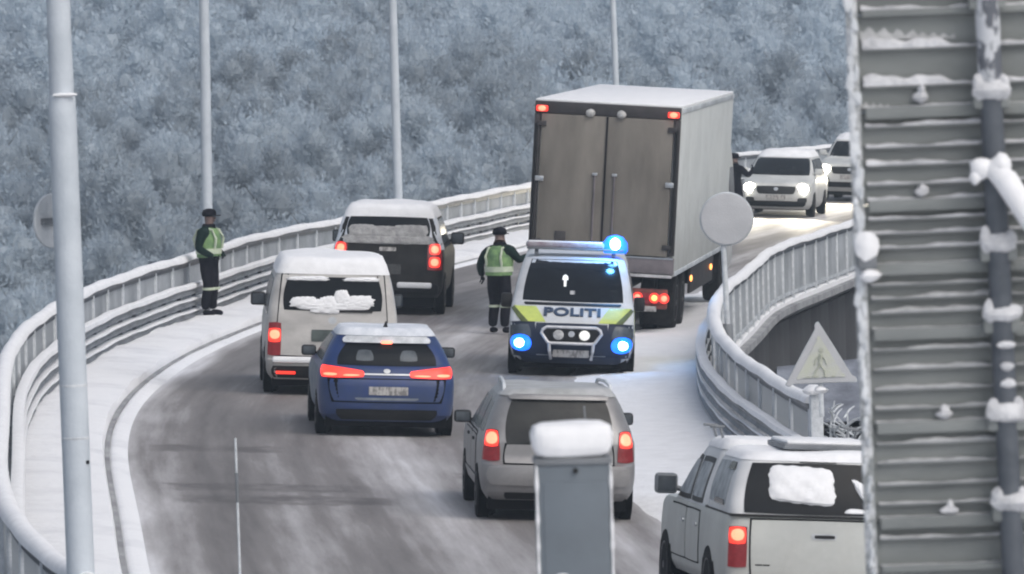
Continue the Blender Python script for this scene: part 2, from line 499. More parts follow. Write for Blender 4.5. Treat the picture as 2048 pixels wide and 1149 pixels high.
def strip(name, prof, s0, s1, step, material, parent=None, closed=False, noise=None, smooth=True, angle=50):
    """a profile of (u, h) swept along the bridge; noise(u, s) is added to the height; UV in metres"""
    n = max(2, int((s1 - s0) / step) + 1)
    ss = np.linspace(s0, s1, n)
    mb = MB()
    rows = []
    for q in ss:
        rows.append([road_pt(u, q, h + (noise(u, q, j) if noise else 0)) for j, (u, h) in enumerate(prof)])
    vs = mb._grid(rows, closed, closed, closed)
    uvl = mb.bm.loops.layers.uv.new('UVMap')
    val = {}
    for i, q in enumerate(ss):
        for j, (u, h) in enumerate(prof):
            val[vs[i][j]] = (u, q)
    for f in mb.bm.faces:
        for l in f.loops:
            l[uvl].uv = val[l.vert]
    return mb.build(name, material, parent, smooth, angle)

def wav(a, b, amp):
    return lambda u, s, j: amp * (math.sin(a * s + 1.3 * u) * 0.5 + math.sin(b * s + 2.1 * u + 1) * 0.3 + math.sin(2.7 * b * s + 3 * u) * 0.2)

JOINTS = [(s_at_depth(d_, 2.5), a_, b_, w_) for d_, a_, b_, w_ in ((92.3, 1.7, 3.6, 0.9), (85.6, 1.8, 4.4, 0.8), (83.6, 1.9, 4.6, 0.9), (88.0, 5.4, 7.2, 0.7))]
M['road'] = road_material()
S_R0 = s_at_depth(86.2, WID)          # the rail on the low side starts here
deck = strip('bridge_deck', [(-0.3, -0.02), (WID + 0.18, -0.02), (WID + 0.18, -0.14), (WID - 0.3, -0.34), (WID - 0.8, -0.75), (0.3, -0.75), (-0.3, -0.27)], 0, LEN, 1.0, M['concrete'], closed=True, angle=30)
tag(deck, kind='structure')
road = strip('road', [(u, 0.0) for u in np.linspace(1.2, 8.7, 22)], 0, LEN, 0.6, M['road'])
tag(road, kind='structure')
walk = strip('sidewalk', [(-0.3, 0.10), (0.1, 0.15), (0.5, 0.17), (0.75, 0.16), (1.0, 0.15), (1.19, 0.13), (1.22, 0.05), (1.22, -0.01)], 0, LEN, 0.35, M['snow_walk'],
             noise=lambda u, s, j: 0 if j > 5 else wav(0.9, 2.3, 0.035)(u, s, j))
tag(walk, kind='structure')
kerb = strip('kerb', [(1.225, -0.01), (1.225, 0.04), (1.285, 0.035), (1.285, -0.01)], 0, LEN, 0.7, M['concrete'], closed=True)
tag(kerb, kind='structure')
slush = strip('gutter_snow', [(1.28, 0.0), (1.31, 0.03), (1.37, 0.032), (1.45, 0.018), (1.54, -0.008)], 0, LEN, 0.3, M['snow_walk'],
              noise=lambda u, s, j: (wav(0.25, 0.6, 0.012)(u, s, j) if j < 3 else 0.0))
tag(slush, kind='structure')
def berm_h(u, s, j):
    return 0 if j in (0,) else wav(0.35, 1.1, 0.03)(u, s, j) + (0.008 * math.sin(3 * s + u * 7) if j > 2 else 0)
verge = strip('verge_snow', [(7.25, -0.02), (7.5, 0.015), (7.8, 0.04), (8.2, 0.06), (8.6, 0.08), (9.0, 0.11), (9.3, 0.13), (9.58, 0.11), (9.69, 0.06), (9.69, 0.0), (9.69, -0.06)], 0, LEN, 0.35, M['snow'], noise=berm_h)
tag(verge, kind='structure')

# ------------------------------------------------------------------ railings and guard rails
def railing(side, label, s0, s1):
    u = 0.0 if side < 0 else WID
    root = empty('bridge_railing', road_pt(u, s0), None, label, 'railing', 'railings along the edges of the bridge')
    base = root.location.copy()
    def loc(o):
        o.location = -base
        return o
    hr = strip('handrail', [(u - 0.05, 1.03), (u + 0.05, 1.03), (u + 0.06, 1.08), (u, 1.11), (u - 0.06, 1.08)], s0, s1, 0.8, M['rail_metal'], root, closed=True)
    loc(hr)
    prof = []
    for k in range(9):
        a = math.pi * k / 8
        prof.append((u + 0.105 * math.cos(a), 1.090 + 0.100 * math.sin(a)))
    prof.append((u, 1.08))
    sn = strip('snow_cap', prof, s0, s1, 0.22, M['snow_fine'], root, closed=True, noise=lambda uu, s, j: 0.010 * math.sin(0.9 * s) + 0.006 * math.sin(2.3 * s + 0.3 * j))
    loc(sn)
    for hh, nm in ((0.975, 'upper_rail'), (0.14, 'lower_rail')):
        loc(strip(nm, [(u - 0.03, hh), (u + 0.03, hh), (u + 0.03, hh + 0.06), (u - 0.03, hh + 0.06)], s0, s1, 0.8, M['pipe'] if nm == 'upper_rail' else M['frost_metal'], root, closed=True))
    # posts
    pb = MB().box((0, 0, 0.50), (0.09, 0.11, 1.06), bevel=0.012)
    p0 = pb.build('post', M['frost'], root)
    q, first = s0 + 0.1, True
    while q < s1:
        p = p0 if first else p0.copy()
        if not first:
            COL.objects.link(p)
        p.location = road_pt(u, q) - base
        p.rotation_euler = (0, 0, -road_dir(q))
        first = False
        q += 2.2
    # balusters
    SP = 0.16
    qs = np.arange(s0 + 0.2, s1, SP)
    vis = []
    for q in qs:
        P = road_pt(u, q, 0.7)
        px, py = to_px(P)
        vis.append((P.y if -60 < px < 2108 and -20 < py < 1180 else 1e6 + P.y, q))
    vis.sort()
    single = [q for dd, q in vis[:290] if dd < 1e6]
    rest = [q for dd, q in vis[290:]] + [q for dd, q in vis[:290] if dd >= 1e6]
    bb = MB().box((0, 0, 0.55), (0.014, 0.078, 0.85))
    b0 = bb.build('baluster', M['bar'], root)
    for i, q in enumerate(single):
        b = b0 if i == 0 else b0.copy()
        if i:
            COL.objects.link(b)
        b.location = road_pt(u, q) - base
        b.rotation_euler = (0, 0, -road_dir(q))
    mb = MB()
    for q in rest:
        mb.box(road_pt(u, q, 0.55) - base, (0.014, 0.078, 0.85), -road_dir(q))
    tag(mb.build('baluster_run', M['bar'], root), kind='stuff')
    return root

def guard(side, label, s0, s1):
    u = 0.17 if side < 0 else WID - 0.22
    inner = 0.06 if side < 0 else -0.06
    root = empty('guard_rail', road_pt(u, s0), None, label, 'guard rail', 'guard rails between railing and roadway')
    base = root.location.copy()
    for hh in (0.60, 0.40, 0.20):
        w_ = strip('rail_beam', [(u, hh - 0.07), (u + inner, hh - 0.05), (u + inner * 0.5, hh), (u + inner, hh + 0.05), (u, hh + 0.07), (u - inner * 0.3, hh)], s0, s1, 0.8, M['rail_metal'], root, closed=True)
        w_.location = -base
        t = 0.075 if hh > 0.5 else 0.022
        sn = strip('snow_cap', [(u - 0.06, hh + 0.06), (u + 0.085, hh + 0.05), (u + 0.08, hh + 0.06 + t * 0.7), (u + 0.02, hh + 0.06 + t), (u - 0.05, hh + 0.06 + t * 0.8)], s0, s1, 0.25,
                   M['snow_fine'], w_, closed=True, noise=lambda uu, s, j: 0.008 * math.sin(0.8 * s + 0.3 * j) + 0.005 * math.sin(2.1 * s))
    pb = MB().box((0, 0, 0.33), (0.06, 0.10, 0.72))
    p0 = pb.build('post', M['rail_metal'], root)
    q, first = s0 + 0.4, True
    off = -0.05 if side < 0 else 0.05
    while q < s1:
        p = p0 if first else p0.copy()
        if not first:
            COL.objects.link(p)
        p.location = road_pt(u + off, q) - base
        p.rotation_euler = (0, 0, -road_dir(q))
        first = False
        q += 2.0
    return root

railing(-1, 'long snow-capped bridge railing on the forest side, behind the sidewalk', s_at_depth(53), LEN - 2)
guard(-1, 'three-beam guard rail between the snowy sidewalk and the forest-side railing', s_at_depth(57), LEN - 2)
railing(1, 'curving snow-capped railing on the bridge edge beside the round sign and dark hut', S_R0 + 0.15, LEN - 2)
guard(1, 'three-beam guard rail at the foot of the railing beside the round sign', S_R0 - 1.2, LEN - 2)

# stout end post of the low-side rail
pe = road_pt(WID + 0.02, S_R0 - 0.05)
mb = MB().box((0, 0, 0.62), (0.155, 0.16, 1.24), bevel=0.025)
ep = empty('rail_end_post', pe, (0, 0, R(4)), 'thick frosted end post of the railing under the triangular sign', 'post')
mb.build('post', M['frost'], ep)
MB().blob((0, 0, 1.27), (0.15, 0.13, 0.07)).build('snow_cap', M['snow_fine'], ep)

# ------------------------------------------------------------------ land below and beyond
def land_z(x, y):
    d = y + 0.18 * x
    if d < 390:
        z = -28.5
    elif d < 730:
        z = -28.5 + (d - 390) * 0.103
    else:
        z = -28.5 + 340 * 0.103 + (d - 730) * 0.27
    return z + 1.3 * math.sin(x * 0.055 + y * 0.015) + 0.8 * math.sin(x * 0.13 - y * 0.05)
mb = MB()
rows = []
for y in np.linspace(-35, 1000, 110):
    rows.append([Vector((x, y, land_z(x, y))) for x in np.linspace(-170, 170, 60)])
mb._grid(rows)
M['forest_floor'] = mat('forest_floor', (0.26, 0.27, 0.28), 0.9, col2=(0.10, 0.105, 0.11), scale=0.25, bump=0.5, bscale=1.0)
tag(mb.build('hillside', M['forest_floor']), kind='structure')

# bank on which the camera stands
mb = MB()
rows = []
for y in np.linspace(-20, 50, 40):
    row = []
    for x in np.linspace(-26, 26, 40):
        t = min(1, max(0, (50 - y) / 12.0))
        z = -36 if abs(x) >= 25.9 else (-9 + (9 + 2.2) * (t ** 0.7) + 0.08 * math.sin(x * 1.7 + y) + 0.06 * math.sin(x * 0.8 - 2 * y))
        row.append(Vector((x, y, z)))
    rows.append(row)
rows.append([Vector((p.x, 50.3, -36)) for p in rows[-1]])
mb._grid(rows)
tag(mb.build('snow_bank', M['snow']), kind='structure')

# abutment wall, shade under the deck put into its colour, and the piers
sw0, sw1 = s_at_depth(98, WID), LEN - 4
rw = empty('retaining_wall', road_pt(WID - 0.3, sw0, -3), None, 'stained abutment wall coloured dark for the shade under the far bridge deck', 'wall')
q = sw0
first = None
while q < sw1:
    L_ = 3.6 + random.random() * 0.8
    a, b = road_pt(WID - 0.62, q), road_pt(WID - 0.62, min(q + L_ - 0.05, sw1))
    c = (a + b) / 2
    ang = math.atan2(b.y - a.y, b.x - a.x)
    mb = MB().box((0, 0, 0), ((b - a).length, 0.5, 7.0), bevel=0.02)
    o = mb.build('wall_panel', M['shade_toned_wall'], rw)
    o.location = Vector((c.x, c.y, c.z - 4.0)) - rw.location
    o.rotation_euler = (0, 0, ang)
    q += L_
for q in np.arange(70, 150, 26.0):
    p = road_pt(WID / 2, q)
    mb = MB()
    mb.lathe([(1.1, land_z(p.x, p.y) - 1), (1.0, -8), (1.0, p.z - 1.3)], (0, 0, 0), n=20)
    mb.box((0, 0, p.z - 1.05), (6.0, 1.6, 0.62), -road_dir(q), bevel=0.05)
    o = mb.build('bridge_pier', M['concrete'])
    o.location = (p.x, p.y, 0)
    tag(o, 'round concrete pier carrying the bridge deck', 'pier', 'piers under the bridge')

# embankment beside the bridge on the low side
mb = MB()
rows = []
for y in np.linspace(50.5, 240, 80):
    row = []
    for k in range(20):
        t = k / 19
        sq = s_at_depth(min(y, 285), WID)
        x0 = road_pt(WID, sq).x + 0.1
        x = x0 + 34 * t ** 1.3
        z = -3.6 - 24 * t ** 1.5 + 0.12 * math.sin(x * 2 + y) + 0.1 * math.sin(y * 1.3)
        row.append(Vector((x, y, z)))
    rows.append(row)
mb._grid(rows)
M['bank_dark'] = mat('bank_dark', (0.30, 0.32, 0.35), 0.9, col2=(0.05, 0.05, 0.052), scale=0.5, bump=0.6, bscale=3)
tag(mb.build('embankment', M['bank_dark']), kind='structure')

# ------------------------------------------------------------------ frosted birch forest
def ico_tris(sub):
    bm = bmesh.new()
    bmesh.ops.create_icosphere(bm, subdivisions=sub, radius=1.0)
    t = np.array([[v.co[:] for v in f.verts] for f in bm.faces])
    bm.free()
    return t
ICO = {0: ico_tris(1), 1: ico_tris(2)}
def twig_crown(ntri, h, wd, seed, frost_base=0.45, size=0.42, sub=1, core=0.72):
    """boughs as rounded brushes of fine twigs, each with its own tone"""
    rg = np.random.default_rng(seed)
    nb = 7
    t = (np.arange(nb) + 0.5) / nb
    ang = np.arange(nb) * 2.4 + rg.random(nb) * 0.9
    prof = np.sin(np.pi * np.clip(t * 0.86 + 0.12, 0, 1)) ** 0.8
    cen = np.stack([np.cos(ang) * prof * wd * 0.30, np.sin(ang) * prof * wd * 0.30, h * (0.24 + 0.62 * t)], 1)
    rad = wd * (0.19 + 0.16 * prof) * (0.85 + 0.3 * rg.random(nb))
    fb = rg.normal(0, 0.10, nb)
    p = rad ** 2
    idx = rg.choice(nb, ntri, p=p / p.sum())
    d = rg.normal(0, 1, (ntri, 3))
    d /= np.linalg.norm(d, axis=1)[:, None]
    lump = 1 + 0.16 * np.sin(5 * d[:, :1] + idx[:, None]) * np.sin(4 * d[:, 1:2] + 2 * idx[:, None]) + 0.12 * np.sin(7 * d[:, 2:3] + 3 * idx[:, None])
    rr = rad[idx][:, None] * (0.62 + 0.55 * rg.random((ntri, 1))) * lump
    c = cen[idx] + d * rr * np.array([1, 1, 1.2])
    a = d * 0.8 + rg.normal(0, 0.45, (ntri, 3)) + np.array([0, 0, 0.5])
    a /= np.linalg.norm(a, axis=1)[:, None]
    b = np.cross(a, rg.normal(0, 1, (ntri, 3)))
    b /= np.linalg.norm(b, axis=1)[:, None]
    L_ = size * (0.5 + 1.1 * rg.random((ntri, 1)))
    Wd = L_ * (0.20 + 0.16 * rg.random((ntri, 1)))
    v = np.stack([c - a * L_ * 0.5 - b * Wd, c - a * L_ * 0.4 + b * Wd, c + a * L_ * 0.6], 1)
    v[..., 2] = np.maximum(v[..., 2], 0.15)
    # hoarfrost is thicker on what faces the sky
    fr = frost_base + fb[idx] + rg.normal(0, 0.025, ntri) + 0.20 * d[:, 2]
    # the dense inside of every bough
    cv, cf = [], []
    for k in range(nb):
        u = ICO[sub]
        q = u.reshape(-1, 3)
        lum = 1 + 0.16 * np.sin(5 * q[:, :1] + k) * np.sin(4 * q[:, 1:2] + 2 * k) + 0.12 * np.sin(7 * q[:, 2:3] + 3 * k)
        q2 = cen[k] + q * rad[k] * core * lum * np.array([1, 1, 1.2])
        cv.append(q2)
        nz = u.mean(1)[:, 2]
        cf.append(frost_base + fb[k] + 0.20 * nz + rg.normal(0, 0.03, len(u)))
    v = np.concatenate([v.reshape(-1, 3)] + cv)
    fr = np.concatenate([fr] + cf)
    return v, np.clip(fr, 0.0, 1.0)

def mesh_from_tris(name, v, fr, material):
    n = len(v) // 3
    me = bpy.data.meshes.new(name)
    me.vertices.add(len(v))
    me.vertices.foreach_set('co', v.astype(np.float32).ravel())
    me.loops.add(len(v))
    me.loops.foreach_set('vertex_index', np.arange(len(v), dtype=np.int32))
    me.polygons.add(n)
    me.polygons.foreach_set('loop_start', np.arange(0, 3 * n, 3, dtype=np.int32))
    at_ = me.attributes.new('frost', 'FLOAT', 'FACE')
    at_.data.foreach_set('value', fr.astype(np.float32))
    me.materials.append(material)
    me.update()
    me.validate()
    return me

NV = 6
near_var, far_var, trunk_var = [], [], []
dims = [(6.4, 4.2), (7.8, 4.4), (5.4, 4.0), (8.4, 3.8), (6.6, 4.8), (7.4, 3.2)]
for k in range(NV):
    h, wd = dims[k]
    v, fr = twig_crown(5200, h, wd, 100 + k, size=0.24, sub=1)
    near_var.append(mesh_from_tris('crown', v, fr, M['twigs']))
    far_var.append(twig_crown(1700, h, wd, 200 + k, size=0.29, sub=1, core=0.52))
    mb = MB()
    mb.tube([(0, 0, -0.6), (0.05, 0.03, h * 0.3), (-0.05, 0.05, h * 0.6), (0.02, 0, h * 0.88)], [0.14, 0.11, 0.07, 0.025], 6)
    for j in range(5):
        a = j * 2.4 + k
        z = h * (0.3 + 0.1 * j)
        mb.tube([(0, 0.03, z), (math.cos(a) * wd * 0.2, math.sin(a) * wd * 0.2, z + h * 0.1), (math.cos(a) * wd * 0.36, math.sin(a) * wd * 0.36, z + h * 0.2)], [0.05, 0.035, 0.012], 5)
    t = mb.build('trunk', M['bark'])
    trunk_var.append(t.data)
    bpy.data.objects.remove(t)

def hidden_low(px, py):
    """behind the roadway or the railing for certain"""
    if px < 1060:
        return py > np.interp(px, [0, 60, 160, 400, 670, 1060], [1180, 760, 650, 560, 500, 430]) + 60
    if px < 1420:
        return py > 330
    return py > 420
spots = []
y = 405.0
while y < 790:
    half = y * 0.0707 + 22
    x = -half + random.random() * 3
    while x < half:
        xx, yy = x + random.uniform(-1.6, 1.6), y + random.uniform(-2.4, 2.4)
        z = land_z(xx, yy)
        px, py = to_px(Vector((xx, yy, z + 4)))
        if not hidden_low(px, py) and py > -90:
            spots.append((xx, yy, z, px, py))
        x += 3.5
    y += 5.2
spots.sort(key=lambda t: t[1])
n_single = 0
mass_v, mass_f = [], []
for (x, y, z, px, py) in spots:
    k = random.randrange(NV)
    sc = random.uniform(0.55, 1.30)
    rz = random.random() * 6.28
    # frost is thinner higher up the slope and in patches
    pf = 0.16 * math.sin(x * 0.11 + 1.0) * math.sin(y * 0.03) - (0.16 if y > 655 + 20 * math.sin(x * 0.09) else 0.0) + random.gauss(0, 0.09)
    inside = -20 < px < 1715 and py < 1100 and not (1060 < px < 1440 and py > 190)
    if n_single < 300 and inside:
        n_single += 1
        t = empty('birch_tree', (x, y, z), (random.uniform(-0.05, 0.05), random.uniform(-0.05, 0.05), rz), 'bare birch white with hoarfrost in the hillside forest beyond the bridge', 'tree', 'frosted birches on the hillside')
        t.scale = (sc, sc, sc * random.uniform(0.9, 1.15))
        for me, nm in ((near_var[k], 'crown'), (trunk_var[k], 'trunk')):
            o = bpy.data.objects.new(nm, me)
            COL.objects.link(o)
            o.parent = t
    else:
        v, fr = far_var[k]
        ca, sa = math.cos(rz), math.sin(rz)
        rot = np.array([[ca, -sa, 0], [sa, ca, 0], [0, 0, random.uniform(0.9, 1.15)]]) * sc
        mass_v.append(v @ rot.T + np.array([x, y, z]))
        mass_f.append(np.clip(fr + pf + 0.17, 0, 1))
me = mesh_from_tris('birch_forest', np.concatenate(mass_v), np.concatenate(mass_f), M['twigs'])
o = bpy.data.objects.new('birch_forest', me)
COL.objects.link(o)
tag(o, 'mass of hoarfrosted birch forest covering the far hillside', 'forest', kind='stuff')
print('TREES', len(spots), 'single', n_single)

# ------------------------------------------------------------------ haze
HAZE = 0.0004
if HAZE > 0:
    mb = MB().box((0, 482, 32), (342, 1042, 142))
    hz = mb.build('haze', None, smooth=False)
    hz.data.materials.clear()
    mt = bpy.data.materials.new('haze')
    mt.use_nodes = True
    n = mt.node_tree
    n.nodes.clear()
    vo = n.nodes.new('ShaderNodeVolumePrincipled')
    vo.inputs['Color'].default_value = (0.74, 0.87, 1.0, 1)
    vo.inputs['Density'].default_value = HAZE
    vo.inputs['Anisotropy'].default_value = 0.2
    ou = n.nodes.new('ShaderNodeOutputMaterial')
    n.links.new(vo.outputs[0], ou.inputs['Volume'])
    hz.data.materials.append(mt)
    tag(hz, 'thin cold winter haze over the valley', 'haze', kind='stuff')

# ------------------------------------------------------------------ vehicles
def pchip(xs, ys):
    xs, ys = np.array(xs, float), np.array(ys, float)
    h = np.diff(xs); d = np.diff(ys) / h
    mm = np.zeros(len(xs))
    mm[0], mm[-1] = d[0], d[-1]
    for i in range(1, len(xs) - 1):
        if d[i - 1] * d[i] > 0:
            w1, w2 = 2 * h[i] + h[i - 1], h[i] + 2 * h[i - 1]
            mm[i] = (w1 + w2) / (w1 / d[i - 1] + w2 / d[i])
    def f(x):
        x = min(max(x, xs[0]), xs[-1])
        i = min(max(int(np.searchsorted(xs, x)) - 1, 0), len(h) - 1)
        t = (x - xs[i]) / h[i]
        return float(ys[i] * (2 * t ** 3 - 3 * t * t + 1) + h[i] * mm[i] * (t ** 3 - 2 * t * t + t) + ys[i + 1] * (-2 * t ** 3 + 3 * t * t) + h[i] * mm[i + 1] * (t ** 3 - t * t))
    return f

class Body:
    """car body as a stack of rounded outlines: levels (z, rear y, front y, half width, rear radius, front radius)"""
    def __init__(self, levels, bow_r=0.06, bow_f=0.10):
        self.lv = levels
        z = [l[0] for l in levels]
        self.f = [pchip(z, [l[i] for l in levels]) for i in range(1, 6)]
        self.br, self.bf = bow_r, bow_f
        self.z0, self.z1 = z[0], z[-1]
    def P(self, z):
        return [g(z) for g in self.f]
    def rear(self, x, z):
        yr, yf, w, rr, rf = self.P(z)
        a = min(abs(x), w)
        y = yr + self.br * (a / w) ** 2
        if a > w - rr:
            y += rr - math.sqrt(max(0, rr * rr - (a - (w - rr)) ** 2))
        return y
    def front(self, x, z):
        yr, yf, w, rr, rf = self.P(z)
        a = min(abs(x), w)
        y = yf - self.bf * (a / w) ** 2
        if a > w - rf:
            y -= rf - math.sqrt(max(0, rf * rf - (a - (w - rf)) ** 2))
        return y
    def side(self, y, z):
        yr, yf, w, rr, rf = self.P(z)
        a, b = yr + self.br + rr, yf - self.bf - rf
        if y < a:
            t = min(rr, a - y)
            return w - (rr - math.sqrt(max(0, rr * rr - t * t)))
        if y > b:
            t = min(rf, y - b)
            return w - (rf - math.sqrt(max(0, rf * rf - t * t)))
        return w
    def ring(self, z):
        yr, yf, w, rr, rf = self.P(z)
        pts = []
        xs = [(w - rr) * t for t in (0, 0.33, 0.66, 1)] + [w - rr + rr * math.sin(R(a)) for a in (22, 45, 67, 90)]
        rear = [(x, self.rear(x, z)) for x in xs]
        fx = [(w - rf) * t for t in (0, 0.33, 0.66, 1)] + [w - rf + rf * math.sin(R(a)) for a in (22, 45, 67, 90)]
        front = [(x, self.front(x, z)) for x in fx]
        ya, yb = rear[-1][1], front[-1][1]
        sides = [(w, ya + (yb - ya) * t) for t in (0.15, 0.3, 0.5, 0.7, 0.85)]
        half = rear + sides + front[::-1]
        pts = [Vector((x, y, z)) for x, y in half] + [Vector((-x, y, z)) for x, y in half[1:-1][::-1]]
        return pts
    def mesh(self, mb, z0=None, z1=None, n=26):
        z0 = self.z0 if z0 is None else z0
        z1 = self.z1 if z1 is None else z1
        zs = sorted(set([z0, z1] + [l[0] for l in self.lv if z0 < l[0] < z1] + list(np.linspace(z0, z1, n))))
        mb._grid([self.ring(z) for z in zs], True, True, True)
        return mb
    def patch(self, face, quad, off=0.006, depth=0.03, nx=9, nz=6, rnd=0.25, bulge=0.0, jit=0.0, mb=None):
        """a solid panel following the body; quad = 4 corners (a, z), from low-left round to upper-left, a = x or y"""
        mb = mb or MB()
        q = [np.array(p, float) for p in quad]
        ph = random.random() * 9
        outer, inner = [], []
        for j in range(nz + 1):
            ro, ri = [], []
            for i in range(nx + 1):
                u, v = 2 * i / nx - 1, 2 * j / nz - 1
                uu = u * math.sqrt(1 - rnd * v * v / 2)
                vv = v * math.sqrt(1 - rnd * u * u / 2)
                if jit and max(abs(u), abs(v)) > 0.99:
                    k = 1 - jit * (0.5 + 0.5 * math.sin(7 * u + 5 * v + ph) * math.sin(11 * v - 6 * u + 2 * ph))
                    uu, vv = uu * k, vv * k
                s, t = (uu + 1) / 2, (vv + 1) / 2
                p = q[0] * (1 - s) * (1 - t) + q[1] * s * (1 - t) + q[2] * s * t + q[3] * (1 - s) * t
                o = off + bulge * (1 - u ** 4) * (1 - v ** 4) * (1 + (0.35 * math.sin(9 * u + ph) * math.sin(7 * v + ph) if jit else 0))
                for rr_, oo in ((ro, o), (ri, -depth)):
                    if face == 'rear':
                        rr_.append(Vector((p[0], self.rear(p[0], p[1]) - oo, p[1])))
                    elif face == 'front':
                        rr_.append(Vector((p[0], self.front(p[0], p[1]) + oo, p[1])))
                    else:
                        sg = 1 if face == 'right' else -1
                        rr_.append(Vector((sg * (self.side(p[0], p[1]) + oo), p[0], p[1])))
            outer.append(ro); inner.append(ri)
        a = mb._grid(outer)
        b = mb._grid(inner)
        def edge(g):
            return g[0] + [r[-1] for r in g[1:]] + g[-1][-2::-1] + [r[0] for r in g[-2:0:-1]]
        ea, eb = edge(a), edge(b)
        for k in range(len(ea)):
            l = (k + 1) % len(ea)
            try:
                mb.bm.faces.new((ea[k], ea[l], eb[l], eb[k]))
            except ValueError:
                pass
        return mb

def seam(body, face, quad, parent, g=0.014):
    c = np.mean(np.array(quad, float), 0)
    q = [(p[0] + (g if p[0] > c[0] else -g), p[1] + (g if p[1] > c[1] else -g)) for p in quad]
    return body.patch(face, q, 0.006, 0.03, 14, 12, rnd=0.05).build('panel_gap', M['under'], parent)

def wheel(parent, x, y, r, wd=0.22, side=1):
    """tyre with rim; x is the outer face"""
    c = (x - side * wd, y, r)
    prof = [(r * 0.6, 0), (r * 0.92, 0.0), (r, 0.03), (r, wd - 0.03), (r * 0.93, wd), (r * 0.66, wd)]
    if side < 0:
        prof = [(a, -b) for a, b in prof]
    mb = MB().lathe(prof, c, 'X', 24)
    t = mb.build('wheel', M['rubber'], parent)
    mb = MB().lathe([(r * 0.63, side * (wd - 0.05)), (r * 0.63, side * (wd + 0.004)), (r * 0.5, side * (wd - 0.01)), (r * 0.12, side * (wd - 0.015)), (r * 0.1, side * (wd + 0.006))], c, 'X', 24)
    mb.build('rim', M['rim'], t)
    return t

def arches(body, parent, ys, r, w, flare=0.03):
    for y in ys:
        for sg in (1, -1):
            mb = MB()
            x = sg * (w + 0.002)
            ring_o, ring_i = [], []
            mb.lathe([(r * 1.17, -sg * 0.12), (r * 1.17, sg * 0.006), (r * 0.8, sg * 0.006)], (x, y, r * 1.02), 'X', 24)
            mb.build('wheel_arch', M['under'], parent)
            wheel(parent, sg * (w + 0.02), y, r, 0.22, sg)

def mirror(parent, x, y, z, sg, material, sz=(0.20, 0.11, 0.15)):
    mb = MB().box((x + sg * sz[0] * 0.55, y, z), sz, bevel=0.035)
    mb.tube([(x - sg * 0.05, y + 0.02, z - 0.06), (x + sg * 0.1, y, z - 0.02)], 0.03, 6)
    o = mb.build('mirror', material, parent)
    MB().box((x + sg * sz[0] * 0.55, y - sz[1] * 0.5, z), (sz[0] * 0.8, 0.01, sz[2] * 0.75), bevel=0.003).build('mirror_glass', M['glass_grey'], o)
    return o

def roof_snow(body, parent, z, t, inset=0.0, shift=0.0, name='roof_snow', z_low=None, amp=0.02, material=None):
    """a settled layer of snow over the roof"""
    base = body.ring(z)
    c = sum(base, Vector()) / len(base)
    ph = random.random() * 9
    mb = MB()
    rows = []
    zl = z - 0.03 if z_low is None else z_low
    low = body.ring(zl)
    edge = [p + (p - Vector((c.x, c.y, p.z))).normalized() * 0.012 for p in low]
    rows.append([c + (p - c) * 0.97 for p in low])
    rows.append(edge)
    mid = [p + (p - Vector((c.x, c.y, p.z))).normalized() * 0.02 + Vector((0, 0, t * 0.5)) for p in base]
    rows.append(mid)
    top = body.z1
    for k in (0.96, 0.88, 0.72, 0.5, 0.25, 0.06):
        ring = []
        for p in base:
            v = c + (p - c) * k
            v.z = top + t * (1 - k ** 7 * 0.6) + amp * (math.sin(3.1 * v.x + ph) * math.sin(2.3 * v.y + ph) + 0.5 * math.sin(7 * v.x + 5 * v.y + ph))
            ring.append(v)
        rows.append(ring)
    mb._grid(rows, True, True, True)
    return mb.build(name, material or M['snow_fine'], parent, angle=60)

def light_part(body, face, quad, parent, material, hot=None, hot_mat=None, off=0.014, rnd=0.4, name='tail_light'):
    o = body.patch(face, quad, off, 0.03, rnd=rnd).build(name, material, parent)
    if hot:
        for hq in hot:
            body.patch(face, hq, off + 0.008, 0.01, 6, 5, rnd=0.9, bulge=0.006).build('lit_bulb', hot_mat or M['brake_hot'], o)
    return o

def veh(name, loc, heading, label, cat, lean=0.0, group=None):
    return empty(name, (loc[0], loc[1], plane_z(loc[0]) + 0.012), on_road(heading, lean), label, cat, group)

def plate(body, face, x, z, parent, w_=0.52, h_=0.115, material=None, marks=True, off=0.012):
    p = body.patch(face, [(x - w_ / 2, z - h_ / 2), (x + w_ / 2, z - h_ / 2), (x + w_ / 2, z + h_ / 2), (x - w_ / 2, z + h_ / 2)], off, 0.01, rnd=0.05).build('number_plate', material or M['plate'], parent)
    return p

